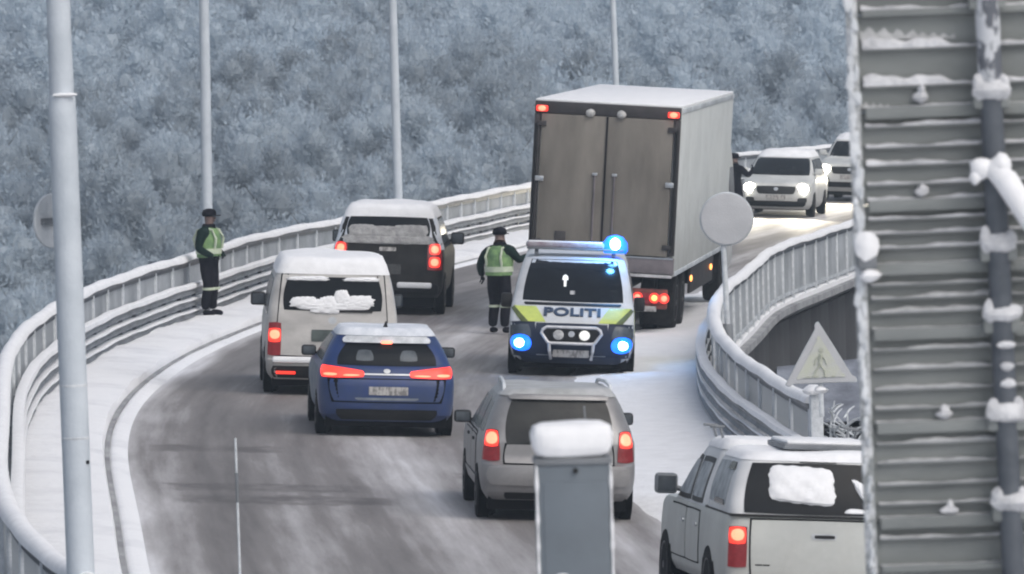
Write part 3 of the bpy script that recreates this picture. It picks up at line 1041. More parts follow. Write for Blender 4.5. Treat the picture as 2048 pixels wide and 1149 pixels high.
# ---- blue hatchback
def blue_hatchback():
    c = veh('blue_hatchback', (-1.70, 95.3), R(-3.6), 'blue hatchback with frosted roof and wide red tail lights lit', 'car')
    B = Body([(0.20, 0.14, 4.15, 0.80, 0.16, 0.3), (0.30, 0.03, 4.24, 0.87, 0.22, 0.45), (0.50, 0.0, 4.3, 0.895, 0.26, 0.5), (0.72, 0.015, 4.28, 0.90, 0.28, 0.5),
              (0.86, 0.09, 4.15, 0.885, 0.25, 0.5), (0.93, 0.14, 3.8, 0.87, 0.22, 0.4), (0.99, 0.20, 3.1, 0.845, 0.2, 0.3), (1.10, 0.27, 2.85, 0.80, 0.2, 0.28),
              (1.32, 0.45, 2.3, 0.685, 0.2, 0.25), (1.39, 0.47, 2.1, 0.63, 0.2, 0.3), (1.43, 0.56, 1.95, 0.55, 0.2, 0.3), (1.45, 0.72, 1.8, 0.42, 0.2, 0.3)])
    c.scale = (1, 1, 0.955)
    B.mesh(MB()).build('body', M['blue_paint'], c)
    # frosted lower and side panels
    for f in ('left', 'right'):
        B.patch(f, [(0.75, 0.34), (3.6, 0.34), (3.6, 0.90), (0.5, 0.90)], 0.004, 0.02, 12, 6, rnd=0.1).build('door', M['blue_dirty'], c)
        B.patch(f, [(0.62, 1.0), (2.75, 0.99), (2.2, 1.33), (0.95, 1.33)], 0.006, 0.02, 12, 5, rnd=0.15).build('side_window', M['glass'], c)
    win = B.patch('rear', [(-0.70, 0.965), (0.70, 0.965), (0.56, 1.27), (-0.56, 1.27)], 0.007, 0.02, 14, 6, rnd=0.25).build('rear_window', M['glass'], c)
    for x0 in (-0.42, 0.16):
        B.patch('rear', [(x0, 1.03), (x0 + 0.26, 1.03), (x0 + 0.22, 1.18), (x0 + 0.04, 1.18)], 0.009, 0.01, 6, 5, rnd=0.5).build('headrest', M['glass_grey'], win)
    sp = MB()
    B.patch('rear', [(-0.60, 1.275), (0.60, 1.275), (0.56, 1.365), (-0.56, 1.365)], 0.06, 0.05, 10, 3, rnd=0.2, mb=sp)
    spo = sp.build('spoiler', M['frost'], c)
    B.patch('rear', [(-0.075, 1.262), (0.075, 1.262), (0.07, 1.305), (-0.07, 1.305)], 0.072, 0.02, 5, 3, rnd=0.3).build('brake_light', M['brake_hot'], spo)
    for sg in (-1, 1):
        q = [(sg * 0.30, 0.815), (sg * 0.875, 0.80), (sg * 0.865, 0.975), (sg * 0.30, 0.90)]
        hot = [[(sg * 0.66, 0.83), (sg * 0.84, 0.825), (sg * 0.835, 0.865), (sg * 0.66, 0.865)], [(sg * 0.36, 0.83), (sg * 0.58, 0.825), (sg * 0.58, 0.85), (sg * 0.36, 0.85)]]
        if sg < 0:
            q = [q[1], q[0], q[3], q[2]]
            hot = [[h[1], h[0], h[3], h[2]] for h in hot]
        light_part(B, 'rear', q, c, M['brake'], hot, rnd=0.3)
    seam(B, 'rear', [(-0.72, 0.48), (0.72, 0.48), (0.78, 0.785), (-0.78, 0.785)], c)
    hatch = B.patch('rear', [(-0.72, 0.48), (0.72, 0.48), (0.78, 0.785), (-0.78, 0.785)], 0.010, 0.02, 12, 6, rnd=0.15).build('tailgate', M['blue_paint'], c)
    B.patch('rear', [(-0.42, 0.845), (0.42, 0.845), (0.42, 0.865), (-0.42, 0.865)], 0.012, 0.01, 8, 2, rnd=0.1).build('chrome_strip', M['chrome'], hatch)
    B.patch('rear', [(-0.045, 0.87), (0.045, 0.87), (0.045, 0.93), (-0.045, 0.93)], 0.016, 0.01, 6, 4, rnd=1).build('badge', M['chrome'], hatch)
    plate(B, 'rear', 0.02, 0.63, c, off=0.018)
    B.patch('rear', [(-0.40, 0.50), (0.40, 0.50), (0.44, 0.535), (-0.44, 0.535)], 0.016, 0.01, 10, 2, rnd=0.2).build('bumper_trim', M['blue_dirty'], c)
    B.patch('rear', [(-0.62, 0.22), (0.62, 0.22), (0.70, 0.375), (-0.70, 0.375)], 0.014, 0.03, 12, 3, rnd=0.2).build('diffuser', M['black'], c)
    arches(B, c, (0.82, 3.45), 0.31, 0.885)
    for sg in (-1, 1):
        mirror(c, sg * 0.83, 2.75, 1.03, sg, M['black'])
    MB().box((0, 2.1, 0.215), (1.60, 3.85, 0.19)).build('underbody', M['under'], c)  # underside box, made wide and low to deepen the contact shadow
    roof_snow(B, c, 1.40, 0.03, amp=0.012, material=M['frost_roof'])
    MB().tube([(0.0, 0.85, 1.46), (0.0, 0.72, 1.55)], [0.035, 0.012], 6).build('antenna', M['black'], c)
M['frost_roof'] = mat('frost_roof', (0.70, 0.73, 0.78), 0.7, col2=(0.50, 0.54, 0.60), scale=5, bump=0.2)
blue_hatchback()

# ---- white van
def white_van():
    c = veh('white_van', (-2.64, 104.3), R(-2.8), 'white passenger van with snow on its roof, rear window and bumper', 'van')
    B = Body([(0.22, 0.10, 4.75, 0.86, 0.14, 0.3), (0.32, 0.02, 4.85, 0.93, 0.18, 0.4), (0.50, 0.0, 4.9, 0.95, 0.16, 0.45), (0.52, 0.07, 4.9, 0.95, 0.14, 0.45), (0.80, 0.08, 4.85, 0.95, 0.14, 0.45), (1.0, 0.10, 4.6, 0.945, 0.14, 0.4),
              (1.12, 0.12, 4.1, 0.935, 0.14, 0.35), (1.25, 0.14, 3.9, 0.92, 0.15, 0.3), (1.70, 0.22, 3.35, 0.83, 0.17, 0.3), (1.82, 0.26, 3.1, 0.78, 0.18, 0.3), (1.88, 0.33, 2.9, 0.70, 0.2, 0.3), (1.91, 0.45, 2.75, 0.58, 0.2, 0.3)], 0.03)
    B.mesh(MB()).build('body', M['van_paint'], c)
    for f in ('left', 'right'):
        B.patch(f, [(0.4, 1.14), (3.75, 1.14), (3.35, 1.66), (0.42, 1.66)], 0.006, 0.02, 12, 5, rnd=0.08).build('side_window', M['glass'], c)
        B.patch(f, [(0.3, 0.36), (4.2, 0.36), (4.2, 0.50), (0.3, 0.50)], 0.012, 0.02, 12, 3, rnd=0.2).build('sill_trim', M['black'], c)
    seam(B, 'rear', [(-0.82, 0.56), (0.82, 0.56), (0.74, 1.74), (-0.74, 1.74)], c)
    tg = B.patch('rear', [(-0.82, 0.56), (0.82, 0.56), (0.74, 1.74), (-0.74, 1.74)], 0.010, 0.02, 12, 10, rnd=0.08).build('tailgate', M['van_paint'], c)
    B.patch('rear', [(-0.74, 1.21), (0.74, 1.21), (0.68, 1.70), (-0.68, 1.70)], 0.012, 0.02, 14, 6, rnd=0.2).build('rear_window', M['glass'], c)
    sw = MB()
    for (x0, x1, z0, z1) in ((-0.66, -0.16, 1.25, 1.44), (-0.36, 0.16, 1.16, 1.42), (-0.24, 0.12, 1.22, 1.45), (-0.02, 0.28, 1.30, 1.55), (0.0, 0.66, 1.28, 1.46), (0.05, 0.60, 1.26, 1.40), (-0.60, 0.62, 1.22, 1.36), (-0.72, 0.0, 1.64, 1.72), (0.1, 0.72, 1.64, 1.72)):
        B.patch('rear', [(x0, z0), (x1, z0), (x1 - 0.06, z1), (x0 + 0.04, z1 - 0.02)], 0.022, 0.01, 12, 8, rnd=0.5, bulge=0.03, jit=0.22, mb=sw)
    sw.build('window_snow', M['snow_fine'], c)
    B.patch('rear', [(-0.10, 1.20), (0.58, 1.20), (0.58, 1.24), (-0.10, 1.24)], 0.03, 0.01, 8, 2, rnd=0.1).build('wiper', M['black'], c)
    for sg in (-1, 1):
        q = [(sg * 0.735, 0.56), (sg * 0.93, 0.56), (sg * 0.915, 1.04), (sg * 0.735, 1.04)]
        h1 = [(sg * 0.755, 0.80), (sg * 0.90, 0.80), (sg * 0.90, 0.93), (sg * 0.755, 0.93)]
        if sg < 0:
            q = [q[1], q[0], q[3], q[2]]; h1 = [h1[1], h1[0], h1[3], h1[2]]
        light_part(B, 'rear', q, c, M['lens_red'], [h1], rnd=0.15)
        q2 = [(sg * 0.74, 0.755), (sg * 0.92, 0.755), (sg * 0.915, 0.955), (sg * 0.74, 0.955)]
        if sg < 0:
            q2 = [q2[1], q2[0], q2[3], q2[2]]
        B.patch('rear', q2, 0.018, 0.01, rnd=0.4).build('brake_light', M['brake'], c)
        rq = [(sg * 0.52, 0.30), (sg * 0.80, 0.30), (sg * 0.80, 0.34), (sg * 0.52, 0.34)]
        if sg < 0:
            rq = [rq[1], rq[0], rq[3], rq[2]]
        B.patch('rear', rq, 0.03, 0.01, 6, 2, rnd=0.1).build('reflector', M['brake'], c)  # glows by itself to look lit; no lamp inside
        mirror(c, sg * 0.90, 3.7, 1.22, sg, M['black'], (0.22, 0.14, 0.20))
    B.patch('rear', [(-0.86, 0.24), (0.86, 0.24), (0.88, 0.42), (-0.88, 0.42)], 0.015, 0.03, 12, 3, rnd=0.15).build('bumper', M['black'], c)
    sn = MB()
    sn.box((0, 0.03, 0.505), (1.72, 0.13, 0.09), bevel=0.035)
    sn.build('bumper_snow', M['snow_fine'], c)
    plate(B, 'rear', -0.02, 0.86, c, 0.56, 0.17, M['plate_dark'], off=0.02)
    B.patch('rear', [(-0.06, 1.03), (0.06, 1.03), (0.06, 1.13), (-0.06, 1.13)], 0.014, 0.01, 6, 4, rnd=1).build('badge', M['chrome'], tg)
    arches(B, c, (1.0, 4.0), 0.33, 0.945)
    MB().box((0, 2.4, 0.215), (1.70, 4.45, 0.19)).build('underbody', M['under'], c)  # van underside, widened and lowered as a dark contact shadow
    roof_snow(B, c, 1.84, 0.10, amp=0.02, z_low=1.74)
white_van()

# ---- dark estate with snow-blown rear window
def dark_suv():
    c = veh('dark_off_roader', (-2.27, 129.8), R(2.5), 'large dark off-roader with snow-plastered rear window and white roof, front of the queue', 'car')
    B = Body([(0.30, 0.12, 4.75, 0.90, 0.14, 0.3), (0.42, 0.0, 4.88, 0.97, 0.18, 0.4), (0.60, 0.0, 4.9, 0.99, 0.18, 0.45), (1.0, 0.05, 4.85, 1.0, 0.16, 0.45), (1.12, 0.09, 4.5, 0.985, 0.16, 0.4),
              (1.20, 0.12, 3.75, 0.965, 0.16, 0.35), (1.32, 0.17, 3.5, 0.93, 0.16, 0.3), (1.68, 0.30, 2.9, 0.84, 0.17, 0.3), (1.78, 0.33, 2.7, 0.79, 0.18, 0.3), (1.83, 0.40, 2.55, 0.70, 0.2, 0.3), (1.86, 0.55, 2.4, 0.58, 0.2, 0.3)], 0.05)
    B.mesh(MB()).build('body', M['black_paint'], c)
    up = MB()
    B.patch('rear', [(-0.94, 1.29), (0.94, 1.29), (0.80, 1.77), (-0.80, 1.77)], 0.008, 0.02, 14, 8, rnd=0.08, mb=up)
    up.build('window_frame', M['frost_roof'], c)
    for f in ('left', 'right'):
        B.patch(f, [(0.25, 1.26), (3.5, 1.26), (2.9, 1.68), (0.40, 1.68)], 0.006, 0.02, 12, 5, rnd=0.1).build('side_window', M['glass'], c)
        B.patch(f, [(0.22, 1.16), (0.75, 1.16), (0.78, 1.76), (0.36, 1.76)], 0.014, 0.02, 6, 6, rnd=0.1).build('rear_pillar', M['frost_roof'], c)
    B.patch('rear', [(-0.77, 1.38), (0.77, 1.38), (0.72, 1.74), (-0.72, 1.74)], 0.016, 0.02, 14, 6, rnd=0.2).build('rear_window', M['glass'], c)
    sw = MB()
    for (x0, x1, z0, z1) in ((-0.74, -0.20, 1.36, 1.60), (-0.40, 0.20, 1.36, 1.58), (0.05, 0.74, 1.36, 1.61), (-0.90, 0.90, 1.25, 1.42)):
        B.patch('rear', [(x0, z0), (x1, z0), (x1 - 0.02, z1), (x0 + 0.02, z1)], 0.024, 0.01, 10, 6, rnd=0.4, bulge=0.025, jit=0.12, mb=sw)
    sw.build('window_snow', mat('dirty_snow', (0.40, 0.40, 0.40), 0.8, col2=(0.24, 0.24, 0.24), scale=7, bump=0.4), c)
    for sg in (-1, 1):
        q = [(sg * 0.72, 0.80), (sg * 0.985, 0.80), (sg * 0.965, 1.29), (sg * 0.72, 1.29)]
        h1 = [(sg * 0.78, 1.11), (sg * 0.92, 1.11), (sg * 0.91, 1.24), (sg * 0.78, 1.24)]
        h2 = [(sg * 0.78, 0.88), (sg * 0.92, 0.88), (sg * 0.92, 1.01), (sg * 0.78, 1.01)]
        if sg < 0:
            q, h1, h2 = [[k[1], k[0], k[3], k[2]] for k in (q, h1, h2)]
        o = light_part(B, 'rear', q, c, M['lens_red'], [h1, h2], rnd=0.15)
        for hq, g in ((h1, 0.03), (h2, 0.03)):
            k = [(p[0] + (g if i in (1, 2) else -g), p[1] + (g if i > 1 else -g)) for i, p in enumerate(hq)]
            B.patch('rear', k, 0.017, 0.01, rnd=0.6).build('brake_light', M['brake'], o)
        mirror(c, sg * 0.96, 3.35, 1.27, sg, M['black'], (0.24, 0.14, 0.22))
    tg = B.patch('rear', [(-0.70, 0.62), (0.70, 0.62), (0.70, 1.25), (-0.70, 1.25)], 0.006, 0.02, 10, 6, rnd=0.08).build('tailgate', M['black_paint'], c)
    B.patch('rear', [(-0.15, 1.13), (0.15, 1.13), (0.15, 1.20), (-0.15, 1.20)], 0.022, 0.01, 6, 3, rnd=0.1).build('badge', M['plate'], tg)
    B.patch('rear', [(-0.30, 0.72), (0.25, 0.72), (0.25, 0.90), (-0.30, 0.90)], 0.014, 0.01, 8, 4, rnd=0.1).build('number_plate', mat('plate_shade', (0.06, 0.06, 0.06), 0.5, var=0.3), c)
    B.patch('rear', [(-0.92, 0.36), (0.92, 0.36), (0.94, 0.56), (-0.94, 0.56)], 0.05, 0.03, 14, 4, rnd=0.2).build('bumper', M['black'], c)
    MB().box((0.50, -0.05, 0.53), (0.62, 0.16, 0.10), bevel=0.03).build('bumper_snow', M['snow_fine'], c)
    MB().box((-0.55, -0.05, 0.52), (0.5, 0.12, 0.05), bevel=0.02).build('bumper_snow', M['snow_fine'], c)
    MB().tube([(0.0, 0.05, 0.40), (0.0, -0.18, 0.40), (0.0, -0.20, 0.46)], 0.03, 8).build('tow_hitch', M['black'], c)
    arches(B, c, (0.95, 3.9), 0.38, 0.985)
    MB().box((0, 2.4, 0.215), (1.70, 4.45, 0.19)).build('underbody', M['under'], c)  # underside, stretched low and wide to enlarge the shadow below
    roof_snow(B, c, 1.80, 0.13, amp=0.02, z_low=1.72)
dark_suv()

# ---- silver estate
def silver_estate():
    c = veh('silver_estate', (0.46, 81.0), R(-3.4), 'silver estate car with tall tail lights behind the grey cabinet', 'car')
    B = Body([(0.24, 0.14, 4.3, 0.78, 0.16, 0.3), (0.34, 0.03, 4.4, 0.84, 0.2, 0.4), (0.52, 0.0, 4.45, 0.868, 0.22, 0.5), (0.66, 0.02, 4.44, 0.87, 0.22, 0.5), (0.70, 0.09, 4.42, 0.87, 0.2, 0.5), (0.92, 0.11, 4.2, 0.865, 0.2, 0.45),
              (0.97, 0.13, 3.8, 0.85, 0.2, 0.4), (1.02, 0.15, 3.2, 0.835, 0.2, 0.3), (1.12, 0.19, 2.95, 0.80, 0.2, 0.28), (1.40, 0.33, 2.4, 0.69, 0.2, 0.25), (1.47, 0.36, 2.2, 0.65, 0.2, 0.3), (1.51, 0.44, 2.05, 0.57, 0.2, 0.3), (1.535, 0.6, 1.9, 0.45, 0.2, 0.3)], 0.05)
    c.scale = (1, 1, 0.95)
    B.mesh(MB()).build('body', M['silver'], c)
    for f in ('left', 'right'):
        B.patch(f, [(0.42, 1.02), (1.15, 1.02), (1.12, 1.38), (0.62, 1.38)], 0.006, 0.02, 8, 5, rnd=0.2).build('side_window', M['glass_grey'], c)
        B.patch(f, [(1.22, 1.01), (2.05, 1.01), (1.95, 1.40), (1.19, 1.40)], 0.006, 0.02, 8, 5, rnd=0.12).build('side_window', M['glass_grey'], c)
        B.patch(f, [(2.12, 1.01), (3.0, 1.01), (2.42, 1.40), (2.02, 1.40)], 0.006, 0.02, 8, 5, rnd=0.12).build('side_window', M['glass_grey'], c)
        for ya, yb in ((1.22, 2.06), (2.10, 3.1)):
            q = [(ya, 0.48), (yb, 0.48), (yb, 0.97), (ya, 0.97)]
            seam(B, f, q, c)
            B.patch(f, q, 0.010, 0.02, 8, 6, rnd=0.08).build('door', M['silver'], c)
        B.patch(f, [(0.9, 0.32), (3.4, 0.32), (3.4, 0.46), (0.9, 0.46)], 0.016, 0.02, 10, 3, rnd=0.15).build('sill_trim', M['silver'], c)
        for y in (1.45, 2.42):
            B.patch(f, [(y, 0.86), (y + 0.18, 0.86), (y + 0.18, 0.895), (y, 0.895)], 0.03, 0.01, 4, 2, rnd=0.3).build('door_handle', M['black'], c)
    seam(B, 'rear', [(-0.62, 0.68), (0.62, 0.68), (0.60, 0.90), (-0.60, 0.90)], c)
    tg = B.patch('rear', [(-0.62, 0.68), (0.62, 0.68), (0.60, 0.90), (-0.60, 0.90)], 0.010, 0.02, 10, 4, rnd=0.1).build('tailgate', M['silver'], c)
    B.patch('rear', [(-0.63, 0.885), (0.63, 0.885), (0.56, 1.425), (-0.56, 1.425)], 0.008, 0.02, 14, 8, rnd=0.25).build('rear_window', M['glass_brown'], c)
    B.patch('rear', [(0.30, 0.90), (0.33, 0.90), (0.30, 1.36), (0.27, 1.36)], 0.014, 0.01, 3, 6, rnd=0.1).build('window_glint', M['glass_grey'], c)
    plate(B, 'rear', 0.0, 0.78, c, off=0.018)
    sp = MB()
    B.patch('rear', [(-0.58, 1.425), (0.58, 1.425), (0.54, 1.485), (-0.54, 1.485)], 0.05, 0.05, 10, 3, rnd=0.25, mb=sp)
    sp.build('spoiler', M['silver'], c)
    for sg in (-1, 1):
        q = [(sg * 0.655, 0.70), (sg * 0.862, 0.70), (sg * 0.815, 1.07), (sg * 0.68, 1.07)]
        h1 = [(sg * 0.69, 0.90), (sg * 0.83, 0.90), (sg * 0.80, 1.04), (sg * 0.695, 1.04)]
        if sg < 0:
            q, h1 = [[k[1], k[0], k[3], k[2]] for k in (q, h1)]
        o = light_part(B, 'rear', q, c, M['lens_red'], [h1], rnd=0.25)
        k = [(h1[0][0] - 0.012, 0.87), (h1[1][0] + 0.012, 0.87), (h1[2][0] + 0.01, 1.06), (h1[3][0] - 0.01, 1.06)]
        B.patch('rear', k, 0.018, 0.01, rnd=0.5).build('brake_light', M['brake'], o)
        mirror(c, sg * 0.83, 2.85, 1.05, sg, M['black'], (0.20, 0.12, 0.15))
        MB().tube([(sg * 0.60, 0.62, 1.50), (sg * 0.60, 0.70, 1.575), (sg * 0.585, 1.3, 1.60), (sg * 0.56, 2.05, 1.575), (sg * 0.55, 2.15, 1.51)], 0.022, 6).build('roof_rail', M['frost'], c)
    B.patch('rear', [(-0.80, 0.42), (0.80, 0.42), (0.82, 0.64), (-0.82, 0.64)], 0.03, 0.03, 12, 4, rnd=0.2).build('bumper', M['silver'], c)
    B.patch('rear', [(-0.60, 0.25), (0.60, 0.25), (0.62, 0.335), (-0.62, 0.335)], 0.012, 0.03, 10, 2, rnd=0.1).build('bumper_underside', M['black'], c)
    MB().tube([(0.45, 0.4, 0.27), (0.45, -0.02, 0.27)], 0.035, 10).build('exhaust_pipe', M['black'], c)
    arches(B, c, (0.88, 3.42), 0.32, 0.86)
    MB().box((0, 2.2, 0.215), (1.55, 3.95, 0.19)).build('underbody', M['under'], c)  # dark underside, enlarged to stand in for the shadow beneath
    roof_snow(B, c, 1.49, 0.015, amp=0.01, material=mat('roof_frost', (0.42, 0.43, 0.44), 0.6, col2=(0.30, 0.31, 0.31), scale=4))
silver_estate()

# ---- white pickup with hard canopy
def white_pickup():
    c = veh('white_pickup', (2.79, 67.4), R(-6.3), 'white pickup truck with snow-covered hard canopy and roof rack', 'pickup truck', lean=R(0.8))
    c.rotation_euler = (on_road(R(-6.3), R(0.8)) @ Matrix.Rotation(R(-1.6), 3, 'X')).to_euler()
    c.location.z += 0.05
    B = Body([(0.36, 0.08, 5.0, 0.84, 0.10, 0.3), (0.46, 0.0, 5.08, 0.89, 0.12, 0.4), (0.7, 0.0, 5.1, 0.90, 0.12, 0.45), (0.95, 0.01, 5.05, 0.895, 0.12, 0.45), (1.04, 0.02, 4.85, 0.885, 0.11, 0.4), (1.06, 0.03, 4.7, 0.88, 0.10, 0.4)], 0.02)
    B.mesh(MB()).build('body', M['pickup_paint'], c)
    G = Body([(1.02, 1.75, 4.25, 0.87, 0.10, 0.25), (1.10, 1.75, 3.95, 0.86, 0.10, 0.25), (1.50, 1.78, 3.35, 0.735, 0.12, 0.25), (1.62, 1.80, 3.15, 0.68, 0.14, 0.25), (1.66, 1.84, 3.0, 0.60, 0.14, 0.25), (1.68, 1.95, 2.9, 0.5, 0.14, 0.25)], 0.01)
    G.mesh(MB()).build('cab', M['canopy_paint'], c)
    for f in ('left', 'right'):
        G.patch(f, [(2.72, 1.08), (3.78, 1.08), (3.28, 1.52), (2.80, 1.52)], 0.006, 0.02, 10, 6, rnd=0.12).build('window_seal', M['black'], c)
        G.patch(f, [(2.78, 1.13), (3.60, 1.13), (3.22, 1.47), (2.85, 1.47)], 0.012, 0.01, 10, 6, rnd=0.12).build('side_window', M['frost_glass'], c)
        G.patch(f, [(1.90, 1.08), (2.66, 1.08), (2.72, 1.52), (1.96, 1.52)], 0.006, 0.02, 10, 6, rnd=0.12).build('window_seal', M['black'], c)
        G.patch(f, [(1.98, 1.13), (2.58, 1.13), (2.64, 1.47), (2.02, 1.47)], 0.012, 0.01, 10, 6, rnd=0.12).build('side_window', M['frost_glass'], c)
        seam(B, f, [(1.85, 0.52), (2.72, 0.52), (2.72, 1.01), (1.85, 1.01)], c)
        seam(B, f, [(2.76, 0.52), (3.75, 0.52), (3.75, 1.01), (2.76, 1.01)], c)
        B.patch(f, [(1.85, 0.52), (2.72, 0.52), (2.72, 1.01), (1.85, 1.01)], 0.010, 0.02, 8, 6, rnd=0.08).build('door', M['pickup_paint'], c)
        B.patch(f, [(2.76, 0.52), (3.75, 0.52), (3.75, 1.01), (2.76, 1.01)], 0.010, 0.02, 8, 6, rnd=0.08).build('door', M['pickup_paint'], c)
        for y in (1.95, 2.85):
            B.patch(f, [(y, 0.86), (y + 0.22, 0.86), (y + 0.22, 0.90), (y, 0.90)], 0.025, 0.01, 4, 2, rnd=0.3).build('door_handle', M['chrome'], c)
    K = Body([(1.075, 0.02, 1.70, 0.86, 0.10, 0.08), (1.14, 0.04, 1.70, 0.855, 0.10, 0.08), (1.50, 0.20, 1.70, 0.76, 0.14, 0.10), (1.585, 0.25, 1.70, 0.71, 0.16, 0.12), (1.615, 0.32, 1.68, 0.63, 0.18, 0.12), (1.635, 0.45, 1.6, 0.5, 0.18, 0.12)], 0.05)
    K.mesh(MB()).build('canopy', M['canopy_paint'], c)
    K.patch('rear', [(-0.76, 1.085), (0.76, 1.085), (0.66, 1.56), (-0.66, 1.56)], 0.008, 0.02, 14, 8, rnd=0.15).build('rear_window', M['glass'], c)
    sw = MB()
    K.patch('rear', [(-0.52, 1.20), (0.15, 1.14), (0.13, 1.53), (-0.50, 1.56)], 0.02, 0.01, 14, 10, rnd=0.3, bulge=0.06, jit=0.10, mb=sw)
    K.patch('rear', [(0.40, 1.18), (0.60, 1.14), (0.42, 1.38), (0.26, 1.45)], 0.02, 0.01, 8, 8, rnd=0.6, bulge=0.03, jit=0.1, mb=sw)
    K.patch('rear', [(0.18, 1.10), (0.45, 1.10), (0.40, 1.15), (0.25, 1.16)], 0.02, 0.01, 8, 4, rnd=0.6, bulge=0.03, jit=0.1, mb=sw)
    sw.build('window_snow', M['snow_fine'], c)
    for f in ('left', 'right'):
        K.patch(f, [(0.42, 1.14), (1.52, 1.14), (1.48, 1.54), (0.50, 1.54)], 0.006, 0.02, 12, 6, rnd=0.2).build('canopy_window', M['frost_glass'], c)
        K.patch(f, [(0.40, 1.47), (0.80, 1.47), (0.78, 1.545), (0.48, 1.545)], 0.012, 0.01, 6, 3, rnd=0.3).build('bare_glass', M['glass'], c)
        K.patch(f, [(0.46, 1.135), (1.20, 1.135), (1.10, 1.20), (0.5, 1.19)], 0.012, 0.01, 8, 3, rnd=0.3, jit=0.2).build('bare_glass', M['glass'], c)
    MB().box((0, 0.86, 1.068), (1.73, 1.72, 0.022)).build('canopy_seal', M['black'], c)
    K.patch('rear', [(-0.20, 1.567), (0.16, 1.567), (0.16, 1.59), (-0.20, 1.59)], 0.01, 0.01, 6, 2, rnd=0.2).build('canopy_brake_light', M['black'], c)
    roof_snow(K, c, 1.60, 0.035, amp=0.012, z_low=1.575)
    roof_snow(G, c, 1.63, 0.03, amp=0.01, z_low=1.61)
    # roof load on the canopy, snowed over
    rb = MB().box((0.12, 1.05, 1.70), (0.85, 1.1, 0.05), bevel=0.012)
    rbo = rb.build('roof_rack', M['rail_metal'], c)
    MB().box((0.12, 1.05, 1.738), (0.80, 1.05, 0.05), bevel=0.028).build('rack_snow', M['snow_fine'], rbo)
    # roof bar brackets over the cab
    for sg in (-1, 1):
        for y in (2.25, 2.72):
            mb = MB()
            mb.tube([(sg * 0.62, y, 1.64), (sg * 0.66, y + 0.05, 1.80), (sg * 0.62, y + 0.05, 1.81), (sg * 0.76, y + 0.05, 1.81)], 0.014, 6)
            mb.build('roof_bracket', M['rail_metal'], c)
    seam(B, 'rear', [(-0.66, 0.50), (0.66, 0.50), (0.67, 1.03), (-0.67, 1.03)], c)
    tg = B.patch('rear', [(-0.66, 0.50), (0.66, 0.50), (0.67, 1.03), (-0.67, 1.03)], 0.010, 0.02, 12, 6, rnd=0.06).build('tailgate', M['pickup_paint'], c)
    B.patch('rear', [(-0.10, 0.855), (0.14, 0.855), (0.14, 0.915), (-0.10, 0.915)], 0.014, 0.02, 6, 3, rnd=0.3).build('handle_recess', M['chrome'], tg)
    B.patch('rear', [(-0.07, 0.868), (0.125, 0.868), (0.125, 0.90), (-0.07, 0.90)], 0.022, 0.01, 6, 3, rnd=0.3).build('handle', M['black'], tg)
    B.patch('rear', [(-0.62, 0.60), (-0.48, 0.60), (-0.48, 0.615), (-0.62, 0.615)], 0.01, 0.01, 5, 2, rnd=0.1).build('badge', M['black'], tg)
    for sg in (-1, 1):
        q = [(sg * 0.70, 0.58), (sg * 0.872, 0.58), (sg * 0.868, 0.965), (sg * 0.70, 0.965)]
        h1 = [(sg * 0.73, 0.83), (sg * 0.85, 0.83), (sg * 0.85, 0.94), (sg * 0.73, 0.94)]
        if sg < 0:
            q, h1 = [[k[1], k[0], k[3], k[2]] for k in (q, h1)]
        o = light_part(B, 'rear', q, c, M['lens_red'], [h1], rnd=0.12)
        k = [(h1[0][0] - 0.018, 0.80), (h1[1][0] + 0.018, 0.80), (h1[2][0] + 0.016, 0.958), (h1[3][0] - 0.018, 0.958)]
        B.patch('rear', k, 0.018, 0.01, rnd=0.4).build('brake_light', M['brake'], o)
        mirror(c, sg * 0.88, 3.55, 1.20, sg, M['rail_metal'], (0.22, 0.14, 0.20))
    arches(B, c, (1.18, 4.2), 0.37, 0.89)
    B.patch('rear', [(-0.86, 0.38), (0.86, 0.38), (0.87, 0.49), (-0.87, 0.49)], 0.08, 0.03, 12, 3, rnd=0.2).build('bumper', M['chrome'], c)
    MB().box((0, 2.5, 0.215), (1.60, 4.65, 0.19)).build('underbody', M['under'], c)  # underside box, extended downward to thicken the shadow under the pickup
M['frost_glass'] = mat('frost_glass', (0.42, 0.45, 0.47), 0.6, col2=(0.20, 0.22, 0.24), scale=6)
white_pickup()

# ---- police van facing the camera
def text_mesh(txt, size, material, name, parent, offset=0.0, extrude=0.004, sx=1.0):
    cu = bpy.data.curves.new('lettering', 'FONT')
    cu.body = txt
    cu.size = size
    cu.align_x = 'CENTER'
    cu.align_y = 'CENTER'
    cu.extrude = extrude
    cu.offset = offset
    cu.space_character = 1.05
    to = bpy.data.objects.new('lettering', cu)
    COL.objects.link(to)
    dg = bpy.context.evaluated_depsgraph_get()
    me = bpy.data.meshes.new_from_object(to.evaluated_get(dg))
    bpy.data.objects.remove(to)
    me.materials.clear()
    me.materials.append(material)
    me.transform(Matrix.Diagonal((sx, 1, 1, 1)))
    o = bpy.data.objects.new(name, me)
    COL.objects.link(o)
    o.parent = parent
    return o

